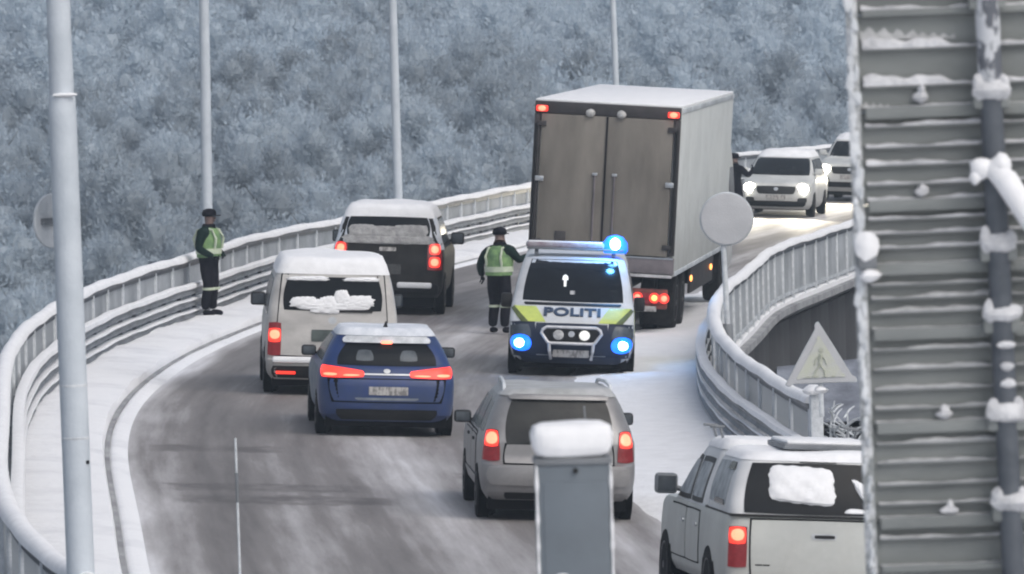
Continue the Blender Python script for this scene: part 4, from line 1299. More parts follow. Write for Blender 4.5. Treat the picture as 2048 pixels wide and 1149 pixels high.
def police_van():
    c = veh('police_van', (0.86, 110.8), R(181.0), 'white police van facing the queue with flashing blue lights and POLITI on its bonnet', 'police van', lean=R(0.6))
    # built facing +y with its nose at y = 0
    L_ = 5.1
    lv = [(0.20, 0.15, 0.80, 0.14, 0.2), (0.30, 0.04, 0.90, 0.16, 0.25), (0.45, 0.0, 0.945, 0.16, 0.28), (0.62, 0.01, 0.96, 0.16, 0.28), (0.80, 0.05, 0.96, 0.16, 0.28), (0.88, 0.11, 0.955, 0.16, 0.26), (1.00, 0.30, 0.95, 0.16, 0.22),
          (1.12, 0.52, 0.94, 0.16, 0.2), (1.20, 0.64, 0.925, 0.16, 0.2), (1.72, 1.35, 0.815, 0.18, 0.22), (1.82, 1.6, 0.775, 0.2, 0.22), (1.88, 1.95, 0.70, 0.22, 0.22), (1.91, 2.2, 0.60, 0.22, 0.22)]
    B = Body([(z, -L_ + 0.08 * i / 12, -nf, w_, rr, rf) for i, (z, nf, w_, rr, rf) in enumerate(lv)], 0.03, 0.07)
    c.scale = (1, 1, 0.94)
    B.mesh(MB()).build('body', M['police_white'], c)
    B.patch('front', [(-0.80, 1.185), (0.80, 1.185), (0.68, 1.835), (-0.68, 1.835)], 0.008, 0.02, 14, 10, rnd=0.12).build('windscreen', M['glass'], c)
    B.patch('front', [(-0.74, 1.125), (0.74, 1.125), (0.76, 1.17), (-0.76, 1.17)], 0.012, 0.02, 12, 2, rnd=0.1).build('wiper_cowl', M['black'], c)
    B.patch('front', [(-0.03, 1.30), (0.05, 1.30), (0.05, 1.36), (-0.03, 1.36)], 0.016, 0.01, 4, 2, rnd=0.2).build('windscreen_sticker', M['plate'], c)
    # rear-view mirror with a pale card hanging from it, brightened by an added glow
    mb = MB()
    def fp(x, z, o=0.02):
        return Vector((x, B.front(x, z) + o, z))
    mb.prism([(0.113, 1.42), (0.148, 1.42), (0.152, 1.52), (0.178, 1.525), (0.168, 1.585), (0.130, 1.61), (0.092, 1.585), (0.082, 1.525), (0.108, 1.52)], 0.012, (0, 0, 0))
    for v in mb.bm.verts:
        v.co = fp(v.co.x, v.co.z, 0.012 + v.co.y)
    mb.build('windscreen_card', mat('card_glow', (0.85, 0.86, 0.84), 0.6, emit=(1, 1, 0.96), estr=0.25), c)
    # bonnet: yellow corner panels, dark stripes
    for sg in (-1, 1):
        def fix(q):
            return [q[1], q[0], q[3], q[2]] if sg < 0 else q
        B.patch('front', fix([(sg * 0.40, 0.872), (sg * 0.74, 0.872), (sg * 0.91, 1.105), (sg * 0.56, 1.105)]), 0.008, 0.02, 8, 6, rnd=0.05).build('bonnet_panel', M['yellow'], c)
        B.patch('front', fix([(sg * 0.66, 0.865), (sg * 0.78, 0.865), (sg * 0.945, 1.06), (sg * 0.90, 1.10)]), 0.014, 0.02, 8, 6, rnd=0.05).build('bonnet_stripe', M['olive'], c)
        hl = B.patch('front', fix([(sg * 0.60, 0.62), (sg * 0.935, 0.56), (sg * 0.95, 0.80), (sg * 0.66, 0.84)]), 0.010, 0.03, 8, 6, rnd=0.3).build('headlight', M['glass_grey'], c)
        B.patch('front', fix([(sg * 0.52, 0.30), (sg * 0.93, 0.30), (sg * 0.955, 0.86), (sg * 0.56, 0.88)]), 0.005, 0.03, 8, 8, rnd=0.15).build('front_corner', M['navy'], c)
        q = [(sg * 0.60, 0.39), (sg * 0.93, 0.39), (sg * 0.94, 0.66), (sg * 0.62, 0.66)]
        B.patch('front', fix(q), 0.02, 0.03, 8, 6, rnd=0.9).build('blue_light_housing', M['blue_lens'], c)  # housing given a blue glow of its own for the flasher's halo
        b_ = MB().blob(fp(sg * 0.79, 0.52, 0.03), (0.085, 0.035, 0.075), 0.02)
        b_.build('blue_flasher', M['blue_hot'], c)
        m_ = mirror(c, sg * 0.93, -1.1, 1.16, sg, M['black'], (0.17, 0.12, 0.24))
    gr = B.patch('front', [(-0.56, 0.34), (0.56, 0.34), (0.56, 0.86), (-0.56, 0.86)], 0.012, 0.03, 12, 6, rnd=0.1).build('front_panel', M['navy'], c)
    B.patch('front', [(-0.40, 0.56), (0.40, 0.56), (0.42, 0.80), (-0.42, 0.80)], 0.022, 0.02, 12, 4, rnd=0.3).build('grille', M['black'], c)
    B.patch('front', [(-0.05, 0.64), (0.05, 0.64), (0.05, 0.74), (-0.05, 0.74)], 0.034, 0.01, 6, 4, rnd=1).build('badge', M['chrome'], c)
    B.patch('front', [(-0.86, 0.20), (0.86, 0.20), (0.92, 0.33), (-0.92, 0.33)], 0.02, 0.03, 12, 3, rnd=0.15).build('bumper', M['navy'], c)
    # bull bar with two round spot lamps
    bb = MB()
    loop = [(-0.38, 0.80), (0.38, 0.80), (0.44, 0.76), (0.46, 0.70), (0.36, 0.555), (0.30, 0.54), (-0.30, 0.54), (-0.36, 0.555), (-0.46, 0.70), (-0.44, 0.76), (-0.38, 0.80)]
    bb.tube([fp(x, z, 0.12) for x, z in loop], 0.026, 8)
    for sg in (-1, 1):
        bb.tube([fp(sg * 0.34, 0.55, 0.12), fp(sg * 0.33, 0.42, 0.12), fp(sg * 0.31, 0.28, 0.05)], 0.026, 8)
    bbo = bb.build('bull_bar', mat('bull_bar', (0.60, 0.60, 0.62), 0.35, metal=0.4, var=0.1), c)
    for sg, mm in ((-1, mat('spot_glass', (0.75, 0.76, 0.72), 0.2, emit=(1, 1, 0.92), estr=0.35)), (1, M['lamp_clear'])):
        p = fp(sg * 0.20, 0.675, 0.07)
        MB().lathe([(0.095, -0.05), (0.105, 0.02), (0.10, 0.035)], p, 'Y', 20).build('spot_lamp', M['black'], bbo)
        MB().lathe([(0.085, 0.03), (0.08, 0.045), (0.03, 0.055)], p, 'Y', 20).build('spot_glass', mm, bbo)
    plate(B, 'front', 0.0, 0.37, c, 0.56, 0.12, off=0.05)
    # lettering on the bonnet, lying on its slope
    for z in (1.015,):
        t = text_mesh('POLITI', 0.34, mat('letter_navy', (0.03, 0.05, 0.09), 0.5, var=0.1), 'lettering', c, 0.012, 0.006, 0.86)
        y0, y1 = B.front(0.2, z - 0.06), B.front(0.2, z + 0.06)
        vx = Vector((-1, 0, 0))
        vy = Vector((0, y1 - y0, 0.12)).normalized()
        vz = vx.cross(vy).normalized()
        mt_ = Matrix((vx, vy, vz)).transposed().to_4x4()
        mt_.translation = Vector((0.0, B.front(0.2, z), z)) + vz * 0.012
        t.matrix_local = mt_
    # roof light bar
    lb = MB().box((0, -2.0, 2.0), (1.50, 0.34, 0.035), bevel=0.01)
    for sg in (-1, 1):
        lb.box((sg * 0.6, -2.0, 1.945), (0.06, 0.2, 0.10))
    lbo = lb.build('light_bar', M['rail_metal'], c)
    MB().box((0.15, -2.0, 2.06), (1.20, 0.32, 0.085), bevel=0.025).build('light_bar_cover', mat('bar_cover', (0.22, 0.17, 0.19), 0.35, col2=(0.35, 0.33, 0.36), scale=6), lbo)
    MB().box((0.15, -2.0, 2.11), (1.15, 0.26, 0.02), bevel=0.009).build('bar_snow', M['snow_fine'], lbo)
    MB().blob((-0.62, -1.86, 2.10), (0.085, 0.08, 0.11), 0.0).build('blue_beacon', M['blue_hot'], lbo)
    MB().lathe([(0.17, 1.95), (0.20, 2.0), (0.19, 2.12), (0.12, 2.22), (0.03, 2.25)], (-0.62, -2.02, 0), 'Z', 20).build('beacon_lens', M['blue_lens'], lbo)  # lens dome made oversized so its blue suggests the beacon's halo
    MB().box((0.66, -2.0, 2.06), (0.22, 0.30, 0.10), bevel=0.04).build('beacon_lens', mat('beacon_off', (0.30, 0.33, 0.38), 0.3), lbo)
    for f in ('left', 'right'):
        B.patch(f, [(-4.6, 1.18), (-1.35, 1.18), (-1.75, 1.66), (-4.6, 1.66)], 0.006, 0.02, 12, 5, rnd=0.08).build('side_window', M['glass'], c)
        B.patch(f, [(-4.7, 0.55), (-1.2, 0.55), (-1.2, 1.05), (-4.7, 1.05)], 0.005, 0.02, 12, 5, rnd=0.05).build('side_stripe', M['yellow'], c)
    arches(B, c, (-4.2, -0.98), 0.33, 0.95)
    MB().box((0, -2.5, 0.215), (1.70, 4.55, 0.19)).build('underbody', M['under'], c)  # underside, set low and broad to darken the shadow below the van
    # blue lamps throw their light around
    for (x, y, z, e) in ((-0.62, -1.7, 2.35, 40.0), (-0.79, 0.35, 0.55, 1.2), (0.79, 0.35, 0.55, 1.2)):
        l = bpy.data.lights.new('blue_lamp', 'POINT')
        l.energy = e
        l.color = (0.10, 0.42, 1.0)
        l.shadow_soft_size = 0.08
        lo = bpy.data.objects.new('blue_lamp', l)
        COL.objects.link(lo)
        lo.parent = c
        lo.location = (x, y, z)
police_van()

# ---- box truck
def box_truck():
    c = veh('box_truck', (1.45, 125.0), R(6.2), 'tall white box lorry with dirty rear doors and red marker lights', 'truck', lean=R(1.7))
    c.rotation_euler = (on_road(R(6.2), R(1.7)) @ Matrix.Rotation(R(0.7), 3, 'X')).to_euler()
    W2, LB, Z0, Z1 = 1.275, 11.5, 1.02, 3.93
    body = MB().box((0, LB / 2 + 0.03, (Z0 + Z1) / 2), (2 * W2, LB - 0.02, Z1 - Z0), bevel=0.02)
    bx = body.build('cargo_box', M['truck_side'], c)
    MB().box((0, LB / 2 + 0.03, Z1 + 0.018), (2 * W2 - 0.01, LB - 0.03, 0.05), bevel=0.02).build('roof_snow', M['snow_fine'], c)
    for zz in (Z0 + 0.05, Z1 - 0.05):
        for sg in (-1, 1):
            MB().box((sg * (W2 + 0.006), LB / 2 + 0.03, zz), (0.02, LB - 0.05, 0.08), bevel=0.004).build('side_rail', M['frost_metal'], bx)
    # rear frame
    fr = MB()
    fr.box((0, -0.01, Z1 - 0.10), (2 * W2 - 0.02, 0.10, 0.21), bevel=0.01)
    for sg in (-1, 1):
        fr.box((sg * (W2 - 0.06), -0.01, (Z0 + 0.36 + Z1 - 0.21) / 2), (0.10, 0.10, Z1 - Z0 - 0.57), bevel=0.01)
    fro = fr.build('rear_frame', M['truck_frame'], c)
    for sg in (-1, 1):
        d = MB().box((sg * 0.578, -0.03, 2.54), (1.13, 0.06, 2.36), bevel=0.012)
        dr = d.build('rear_door', M['truck_door'], c)
        rods = MB()
        rods.tube([(sg * 0.17, -0.085, 1.42), (sg * 0.17, -0.085, 2.75)], 0.018, 6)
        rods.build('lock_rod', M['truck_sill'], dr)
        MB().box((sg * 0.17, -0.08, 2.72), (0.09, 0.05, 0.05), bevel=0.01).build('lock_keeper', M['chrome'], dr)
        for z in (1.52, 2.60, 3.55):
            MB().box((sg * 1.13, -0.075, z), (0.15, 0.04, 0.09), bevel=0.01).build('hinge', M['chrome'] if z > 2 and z < 3 else M['truck_frame'], dr)
        MB().blob((sg * 0.27 - 0.03, -0.09, 3.77), (0.085, 0.05, 0.075), 0.04).build('rear_lamp', M['lamp_clear'], fro)
        bl = MB().box((sg * 1.14, -0.075, 3.81), (0.20, 0.05, 0.10), bevel=0.02).build('marker_light', M['brake'], fro)
        MB().blob((sg * 1.14, -0.105, 3.81), (0.07, 0.03, 0.05), 0.0).build('lit_bulb', M['brake_hot'], bl)
        sb = MB().tube([(sg * (W2 - 0.06), -0.07, 1.45), (sg * (W2 - 0.06), -0.07, 3.55)], 0.03, 6)
        sb.build('door_seal', M['black'], c)
    MB().box((0, -0.072, 2.54), (0.03, 0.02, 2.36)).build('door_gap_seal', M['black'], c)
    MB().box((-0.72, -0.07, 1.58), (0.19, 0.03, 0.26), bevel=0.008).build('vent_hatch', M['truck_frame'], c)
    sill = MB().box((0, -0.02, 1.20), (2 * W2 - 0.01, 0.12, 0.28), bevel=0.012).build('rear_sill', M['truck_sill'], c)
    MB().box((0, -0.085, 1.33), (2 * W2 - 0.05, 0.02, 0.025)).build('sill_trim', M['chrome'], sill)
    MB().box((0, -0.03, 1.02), (2 * W2 - 0.06, 0.14, 0.05), bevel=0.01).build('sill_ledge', mat('ledge_snow', (0.5, 0.5, 0.52), 0.7, var=0.2), sill)
    # chassis
    ch = MB()
    for sg in (-1, 1):
        ch.box((sg * 0.42, 6.3, 0.86), (0.09, 12.4, 0.24))
    for y in (0.5, 3.0, 5.5, 8.0, 10.5):
        ch.box((0, y, 0.86), (0.84, 0.10, 0.2))
    ch.build('chassis', M['under'], c)
    lb = MB().box((0, 0.12, 0.62), (2.35, 0.14, 0.34), bevel=0.02).build('bumper', M['red_dirty'], c)
    for sg in (-1, 1):
        MB().box((sg * 0.88, 0.035, 0.63), (0.50, 0.04, 0.19), bevel=0.015).build('tail_light', M['lens_red'], lb)
        for k, (dx, mm) in enumerate(((-0.19, M['brake_hot']), (0.10, M['amber_hot']), (0.27, M['brake_hot']))):
            MB().blob((sg * 0.86 + dx, 0.005, 0.64), (0.055, 0.03, 0.055), 0.0).build('lit_bulb', mm, lb)
            MB().lathe([(0.088, 0.0), (0.088, -0.018)], (sg * 0.86 + dx, 0.018, 0.64), 'Y', 14).build('lamp_lens', M['brake'], lb)
        MB().box((sg * 0.95, 0.85, 0.42), (0.45, 0.03, 0.55)).build('mud_flap', M['rubber'], c)
    MB().box((0.55, 0.02, 0.45), (0.9, 0.05, 0.09)).build('bumper_trim', M['plate'], lb)
    for y in (1.45, 2.75, 10.8):
        for sg in (-1, 1):
            if y < 4:
                wheel(c, sg * 1.22, y, 0.50, 0.30, sg)
                wheel(c, sg * 0.90, y, 0.50, 0.28, sg)
            else:
                wheel(c, sg * 1.2, y + 1.0, 0.50, 0.32, sg)
    for sg in (-1, 1):
        sk = MB().box((sg * 1.18, 7.0, 0.74), (0.05, 5.0, 0.46), bevel=0.01).build('side_skirt', M['truck_frame'], c)
        for y in (4.2, 8.6):
            MB().blob((sg * 1.24, y, 0.80), (0.025, 0.06, 0.06), 0.0).build('side_marker', M['amber_hot'], c)
    MB().box((0.95, 9.3, 0.70), (0.5, 0.9, 0.5), bevel=0.03).build('tool_box', M['under'], c)
    # cab
    K = Body([(0.45, 11.9, 13.85, 1.15, 0.08, 0.2), (0.7, 11.85, 13.95, 1.23, 0.08, 0.25), (1.6, 11.85, 13.95, 1.24, 0.08, 0.25), (2.6, 11.88, 13.65, 1.18, 0.1, 0.25), (3.0, 11.95, 13.4, 1.12, 0.12, 0.3), (3.3, 12.1, 13.0, 0.95, 0.15, 0.3)], 0.01, 0.05)
    K.mesh(MB()).build('cab', M['white_paint'], c)
    K.patch('front', [(-1.05, 1.75), (1.05, 1.75), (0.98, 2.55), (-0.98, 2.55)], 0.01, 0.03, 12, 6, rnd=0.1).build('windscreen', M['glass'], c)
    for f in ('left', 'right'):
        K.patch(f, [(12.25, 1.7), (13.5, 1.7), (13.35, 2.5), (12.3, 2.5)], 0.01, 0.03, 8, 6, rnd=0.1).build('side_window', M['glass'], c)
box_truck()

# ---- oncoming cars
def spot(parent, loc, e, col, aim=(0, 1, -0.10), size=R(75)):
    l = bpy.data.lights.new('headlamp_beam', 'SPOT')
    l.energy = e
    l.color = col
    l.spot_size = size
    l.spot_blend = 0.9
    l.shadow_soft_size = 0.07
    lo = bpy.data.objects.new('headlamp_beam', l)
    COL.objects.link(lo)
    lo.parent = parent
    lo.location = loc
    lo.rotation_euler = (-Vector(aim)).to_track_quat('Z', 'Y').to_euler()

def oncoming(name, loc, heading, label, cat, levels, paint, dims, group):
    c = veh(name, loc, heading, label, cat, 0, group)
    B = Body(levels, 0.05, 0.10)
    w_, hz, wz0, wz1, gz = dims['w'], dims['head_z'], dims['wz0'], dims['wz1'], dims['grille_z']
    B.mesh(MB()).build('body', paint, c)
    B.patch('front', [(-w_ * 0.84, wz0), (w_ * 0.84, wz0), (w_ * 0.74, wz1), (-w_ * 0.74, wz1)], 0.008, 0.02, 14, 8, rnd=0.12).build('windscreen', M['glass'], c)
    g = B.patch('front', [(-0.48, gz - 0.11), (0.48, gz - 0.11), (0.54, gz + 0.10), (-0.54, gz + 0.10)], 0.01, 0.03, 12, 4, rnd=0.25).build('grille', M['black'], c)
    B.patch('front', [(-0.06, gz - 0.02), (0.06, gz - 0.02), (0.06, gz + 0.07), (-0.06, gz + 0.07)], 0.02, 0.01, 6, 4, rnd=1).build('badge', M['chrome'], g)
    B.patch('front', [(-0.80 * w_, dims['low'] + 0.02), (0.80 * w_, dims['low'] + 0.02), (0.86 * w_, dims['low'] + 0.17), (-0.86 * w_, dims['low'] + 0.17)], 0.012, 0.03, 12, 3, rnd=0.2).build('lower_grille', M['under'], c)
    plate(B, 'front', 0, gz - 0.19, c, off=0.015)
    for sg in (-1, 1):
        def fix(q):
            return [q[1], q[0], q[3], q[2]] if sg < 0 else q
        hl = B.patch('front', fix([(sg * 0.56, hz - 0.08), (sg * (w_ - 0.06), hz - 0.06), (sg * (w_ - 0.05), hz + 0.10), (sg * 0.58, hz + 0.06)]), 0.010, 0.03, 8, 5, rnd=0.4).build('headlight', M['lamp_clear'], c)
        x = sg * 0.70
        MB().blob((x, B.front(x, hz) + 0.02, hz), (0.155, 0.06, 0.13), 0.0).build('lit_bulb', M['head_hot'], hl)
        B.patch('front', fix([(sg * 0.55, hz - 0.36), (sg * 0.80, hz - 0.36), (sg * 0.80, hz - 0.24), (sg * 0.58, hz - 0.24)]), 0.012, 0.03, 6, 3, rnd=0.3).build('fog_light', M['black'], c)
        mirror(c, sg * (w_ - 0.06), dims['my'], wz0 + 0.10, sg, paint, (0.20, 0.13, 0.16))
        spot(c, (x, 0.12, hz), 750.0 if dims.get('beam') is None else dims['beam'], (1.0, 0.90, 0.70), (0.06, 1, -0.09))
    for f in ('left', 'right'):
        B.patch(f, dims['swin'], 0.006, 0.02, 10, 5, rnd=0.12).build('side_window', M['glass'], c)
        B.patch(f, dims['swin2'], 0.006, 0.02, 10, 5, rnd=0.12).build('side_window', M['glass'], c)
    arches(B, c, dims['axles'], dims['r'], w_ - 0.012)
    MB().box((0, -dims['L'] / 2, 0.27), (1.4, dims['L'] - 0.8, 0.2)).build('underbody', M['under'], c)
    roof_snow(B, c, levels[-1][0] - 0.05, 0.07, amp=0.015, z_low=levels[-1][0] - 0.12)
    return c

def nose(lv, L_):
    return [(z, -L_ + r_, -n_, w_, rr, rf) for (z, n_, r_, w_, rr, rf) in lv]
oncoming('white_family_car', (6.90, 189.0), R(180 + 8), 'white people carrier with headlights on, first in the oncoming lane', 'car',
         nose([(0.20, 0.14, 0.1, 0.82, 0.16, 0.3), (0.32, 0.03, 0.02, 0.90, 0.2, 0.4), (0.50, 0.0, 0.0, 0.92, 0.22, 0.45), (0.75, 0.04, 0.02, 0.93, 0.22, 0.42), (0.86, 0.12, 0.06, 0.925, 0.2, 0.4), (0.96, 0.5, 0.1, 0.91, 0.2, 0.32), (1.04, 0.95, 0.14, 0.88, 0.2, 0.3),
               (1.15, 1.15, 0.2, 0.85, 0.2, 0.3), (1.50, 1.85, 0.4, 0.72, 0.2, 0.28), (1.58, 2.1, 0.5, 0.66, 0.2, 0.3), (1.62, 2.3, 0.6, 0.56, 0.2, 0.3), (1.64, 2.5, 0.75, 0.44, 0.2, 0.3)], 4.75),
         M['white_paint'], dict(w=0.93, head_z=0.74, wz0=1.06, wz1=1.50, grille_z=0.70, low=0.24, my=-1.35, L=4.75, r=0.33, axles=(-3.8, -0.95),
              swin=[(-2.3, 1.06), (-1.35, 1.06), (-2.0, 1.46), (-2.3, 1.46)], swin2=[(-4.2, 1.06), (-2.38, 1.06), (-2.36, 1.47), (-4.0, 1.47)], beam=900.0), 'oncoming cars waiting on the bridge')
oncoming('white_off_roader', (9.50, 203.5), R(180 + 11), 'tall white off-roader with headlights on behind the people carrier, half hidden by the big sign', 'car',
         nose([(0.28, 0.12, 0.1, 0.84, 0.16, 0.3), (0.42, 0.02, 0.02, 0.93, 0.18, 0.35), (0.60, 0.0, 0.0, 0.95, 0.18, 0.35), (0.95, 0.03, 0.03, 0.955, 0.18, 0.35), (1.05, 0.12, 0.05, 0.95, 0.18, 0.32), (1.13, 0.7, 0.08, 0.93, 0.18, 0.3), (1.20, 1.25, 0.1, 0.90, 0.18, 0.28),
               (1.30, 1.4, 0.14, 0.88, 0.18, 0.28), (1.65, 1.95, 0.3, 0.78, 0.2, 0.28), (1.75, 2.15, 0.38, 0.72, 0.2, 0.3), (1.80, 2.35, 0.46, 0.63, 0.2, 0.3), (1.82, 2.5, 0.6, 0.5, 0.2, 0.3)], 4.8),
         M['white_paint'], dict(w=0.95, head_z=0.90, wz0=1.23, wz1=1.66, grille_z=0.88, low=0.38, my=-1.6, L=4.8, r=0.38, axles=(-3.85, -0.98),
              swin=[(-2.4, 1.24), (-1.6, 1.24), (-2.1, 1.62), (-2.4, 1.62)], swin2=[(-4.3, 1.24), (-2.48, 1.24), (-2.46, 1.62), (-4.2, 1.62)], beam=900.0), 'oncoming cars waiting on the bridge')

# ------------------------------------------------------------------ people
def person(loc, heading, label, joints, cap=True, vest=True, belt_stripe=True, group=None, scale=1.0, sleeve=None):
    root = empty('person', loc, (0, 0, -heading), label, 'person', group)
    root.scale = (scale * 1.1, scale * 1.1, scale)
    V, E, Rr, roots = [], [], [], []
    def chain(pts, start=None):
        prev = start
        out = []
        for p, r in pts:
            V.append(p); Rr.append(r if isinstance(r, tuple) else (r, r))
            i = len(V) - 1
            if prev is None:
                roots.append(i)
            else:
                E.append((prev, i))
            prev = i
            out.append(i)
        return out
    J = joints
    sp = chain([((0, 0, 0.96), (0.175, 0.135)), ((0, 0.0, 1.12), (0.18, 0.14)), ((0, J.get('lean', 0.0), 1.30), (0.20, 0.145)), ((0, J.get('lean', 0.0), 1.44), (0.165, 0.11)),
                ((0, J.get('lean', 0.0) + 0.01, 1.52), (0.062, 0.062)), ((0, J.get('lean', 0) + 0.02, 1.60), (0.072, 0.080)), ((0, J.get('lean', 0) + 0.025, 1.68), (0.080, 0.098)), ((0, J.get('lean', 0) + 0.02, 1.76), (0.066, 0.082))])
    hy = J.get('lean', 0) + 0.02
    chain([((0, hy + 0.07, 1.66), 0.03), ((0, hy + 0.118, 1.655), 0.014)])      # nose
    for sg in (-1, 1):
        chain([((sg * 0.06, hy - 0.005, 1.665), 0.02), ((sg * 0.088, hy - 0.015, 1.67), 0.018)])  # ears
    chain([((-0.02, hy + 0.085, 1.615), 0.014), ((0.02, hy + 0.085, 1.615), 0.014)])  # mouth
    hands = []
    for sg, key in ((-1, 'L'), (1, 'R')):
        hip, knee, ankle, toe = J['leg' + key]
        chain([((sg * 0.09, 0, 0.90), 0.12), (hip, 0.118), (((hip[0] + knee[0]) / 2, (hip[1] + knee[1]) / 2, (hip[2] + knee[2]) / 2), 0.105), (knee, 0.086), (((knee[0] + ankle[0]) / 2, (knee[1] + ankle[1]) / 2 - 0.015, (knee[2] + ankle[2]) / 2 + 0.04), 0.084), (ankle, 0.070)], sp[0])
        chain([((ankle[0], ankle[1] - 0.035, 0.07), 0.055), ((ankle[0] * 0.5 + toe[0] * 0.5, ankle[1] * 0.5 + toe[1] * 0.5, 0.065), 0.055), ((toe[0], toe[1], 0.05), 0.042)])
        sh, el, wr, ha = J['arm' + key]
        chain([(sh, 0.09), (((sh[0] + el[0]) / 2, (sh[1] + el[1]) / 2, (sh[2] + el[2]) / 2), 0.08), (el, 0.07), (((wr[0] + el[0]) / 2, (wr[1] + el[1]) / 2, (wr[2] + el[2]) / 2), 0.062), (wr, 0.048)], sp[3])
        wv, hv = Vector(wr), Vector(ha)
        d = (hv - wv).normalized()
        sd = d.cross(Vector((1, 0, 0)) if abs(d.x) < 0.8 else Vector((0, 1, 0))).normalized()
        pn = d.cross(sd).normalized()
        palm = wv + d * 0.05
        hstart = len(V)
        chain([(tuple(wv), 0.03), (tuple(palm), (0.042, 0.022)), (tuple(wv + d * 0.09), (0.042, 0.018))])
        for k, ln in enumerate((0.070, 0.080, 0.075, 0.058)):
            b0 = wv + d * 0.085 + sd * (0.030 - 0.020 * k)
            chain([(tuple(b0), 0.0095), (tuple(b0 + d * ln * 0.55 + pn * 0.012), 0.009), (tuple(b0 + d * ln * 0.85 + pn * 0.035), 0.008)])
        t0 = wv + d * 0.035 + sd * 0.03
        chain([(tuple(t0), 0.012), (tuple(t0 + d * 0.03 + sd * 0.03 + pn * 0.01), 0.010), (tuple(t0 + d * 0.06 + sd * 0.035 + pn * 0.025), 0.009)])
        hands.append(wv)
    me = bpy.data.meshes.new('body')
    me.from_pydata(V, E, [])
    o = bpy.data.objects.new('body', me)
    COL.objects.link(o)
    sk = o.modifiers.new('skin', 'SKIN')
    sk.use_smooth_shade = True
    sv = me.skin_vertices
    if not len(sv):
        bpy.context.view_layer.update()
    for i, r in enumerate(Rr):
        me.skin_vertices[0].data[i].radius = r
        me.skin_vertices[0].data[i].use_root = i in roots
    ss = o.modifiers.new('subsurf', 'SUBSURF')
    ss.levels = 1
    ss.render_levels = 1
    dg = bpy.context.evaluated_depsgraph_get()
    dg.update()
    nm = bpy.data.meshes.new_from_object(o.evaluated_get(dg))
    bpy.data.objects.remove(o)
    nm.name = 'body'
    nm.materials.clear()
    for mm in (M['cloth_dark'], M['skin'], sleeve or M['cloth_dark']):
        nm.materials.append(mm)
    for p in nm.polygons:
        c = p.center
        p.use_smooth = True
        k = 0
        if c.z > 1.54:
            k = 1
        elif c.z > 1.02:
            k = 2
        for hpos in hands:
            if (c - hpos).length < 0.2 and (c - hpos).length > 0.02 and J.get('bare_hands', False):
                k = 1
        p.material_index = k
    b = bpy.data.objects.new('body', nm)
    COL.objects.link(b)
    b.parent = root
    ln = J.get('lean', 0.0)
    if vest:
        mb = MB()
        rows = []
        for z, rx, ry, yo in ((1.00, 0.225, 0.180, 0), (1.08, 0.222, 0.180, 0), (1.20, 0.228, 0.185, ln * 0.5), (1.32, 0.230, 0.185, ln), (1.42, 0.205, 0.160, ln), (1.49, 0.155, 0.115, ln), (1.515, 0.10, 0.085, ln)):
            rows.append([Vector((rx * math.cos(2 * math.pi * k / 20), yo + ry * math.sin(2 * math.pi * k / 20), z)) for k in range(20)])
        mb._grid(rows, True, True, False)
        vo = mb.build('vest', M['hivis'], root, angle=60)
        for z0, z1 in ((1.06, 1.15),):
            mb = MB()
            rows = []
            for z in (z0, z1):
                rows.append([Vector((0.236 * math.cos(2 * math.pi * k / 20), ln * 0.3 + 0.193 * math.sin(2 * math.pi * k / 20), z)) for k in range(20)])
            mb._grid(rows, True, True, True)
            mb.build('reflective_band', M['reflect'], vo, angle=60)
        for sg in (-1, 1):
            MB().tube([(sg * 0.13, ln - 0.15, 1.15), (sg * 0.135, ln - 0.19, 1.32), (sg * 0.13, ln - 0.12, 1.46), (sg * 0.11, ln + 0.0, 1.50), (sg * 0.13, ln + 0.12, 1.46), (sg * 0.135, ln + 0.19, 1.32), (sg * 0.13, ln + 0.16, 1.15)], 0.022, 6).build('shoulder_band', M['reflect'], vo)
    if cap:
        mb = MB()
        mb.lathe([(0.098, 1.69), (0.112, 1.715), (0.112, 1.755), (0.090, 1.80), (0.03, 1.822)], (0, hy, 0), 'Z', 18)
        mb.box((0, hy + 0.12, 1.705), (0.14, 0.10, 0.016), bevel=0.006)
        mb.build('cap', M['cloth_dark'], root)
        mb = MB()
        mb.lathe([(0.115, 1.46), (0.108, 1.50), (0.098, 1.545), (0.088, 1.565)], (0, hy - 0.012, 0), 'Z', 16)
        mb.build('collar', M['cloth_dark'], root)
    if belt_stripe:
        for sg, key in ((-1, 'L'), (1, 'R')):
            hip, knee, ankle, toe = J['leg' + key]
            p = Vector(knee) * 0.93 + Vector(ankle) * 0.07
            MB().lathe([(0.100, -0.02), (0.102, 0.02)], p, 'Z', 14).build('trouser_stripe', M['reflect'], root)
    return root

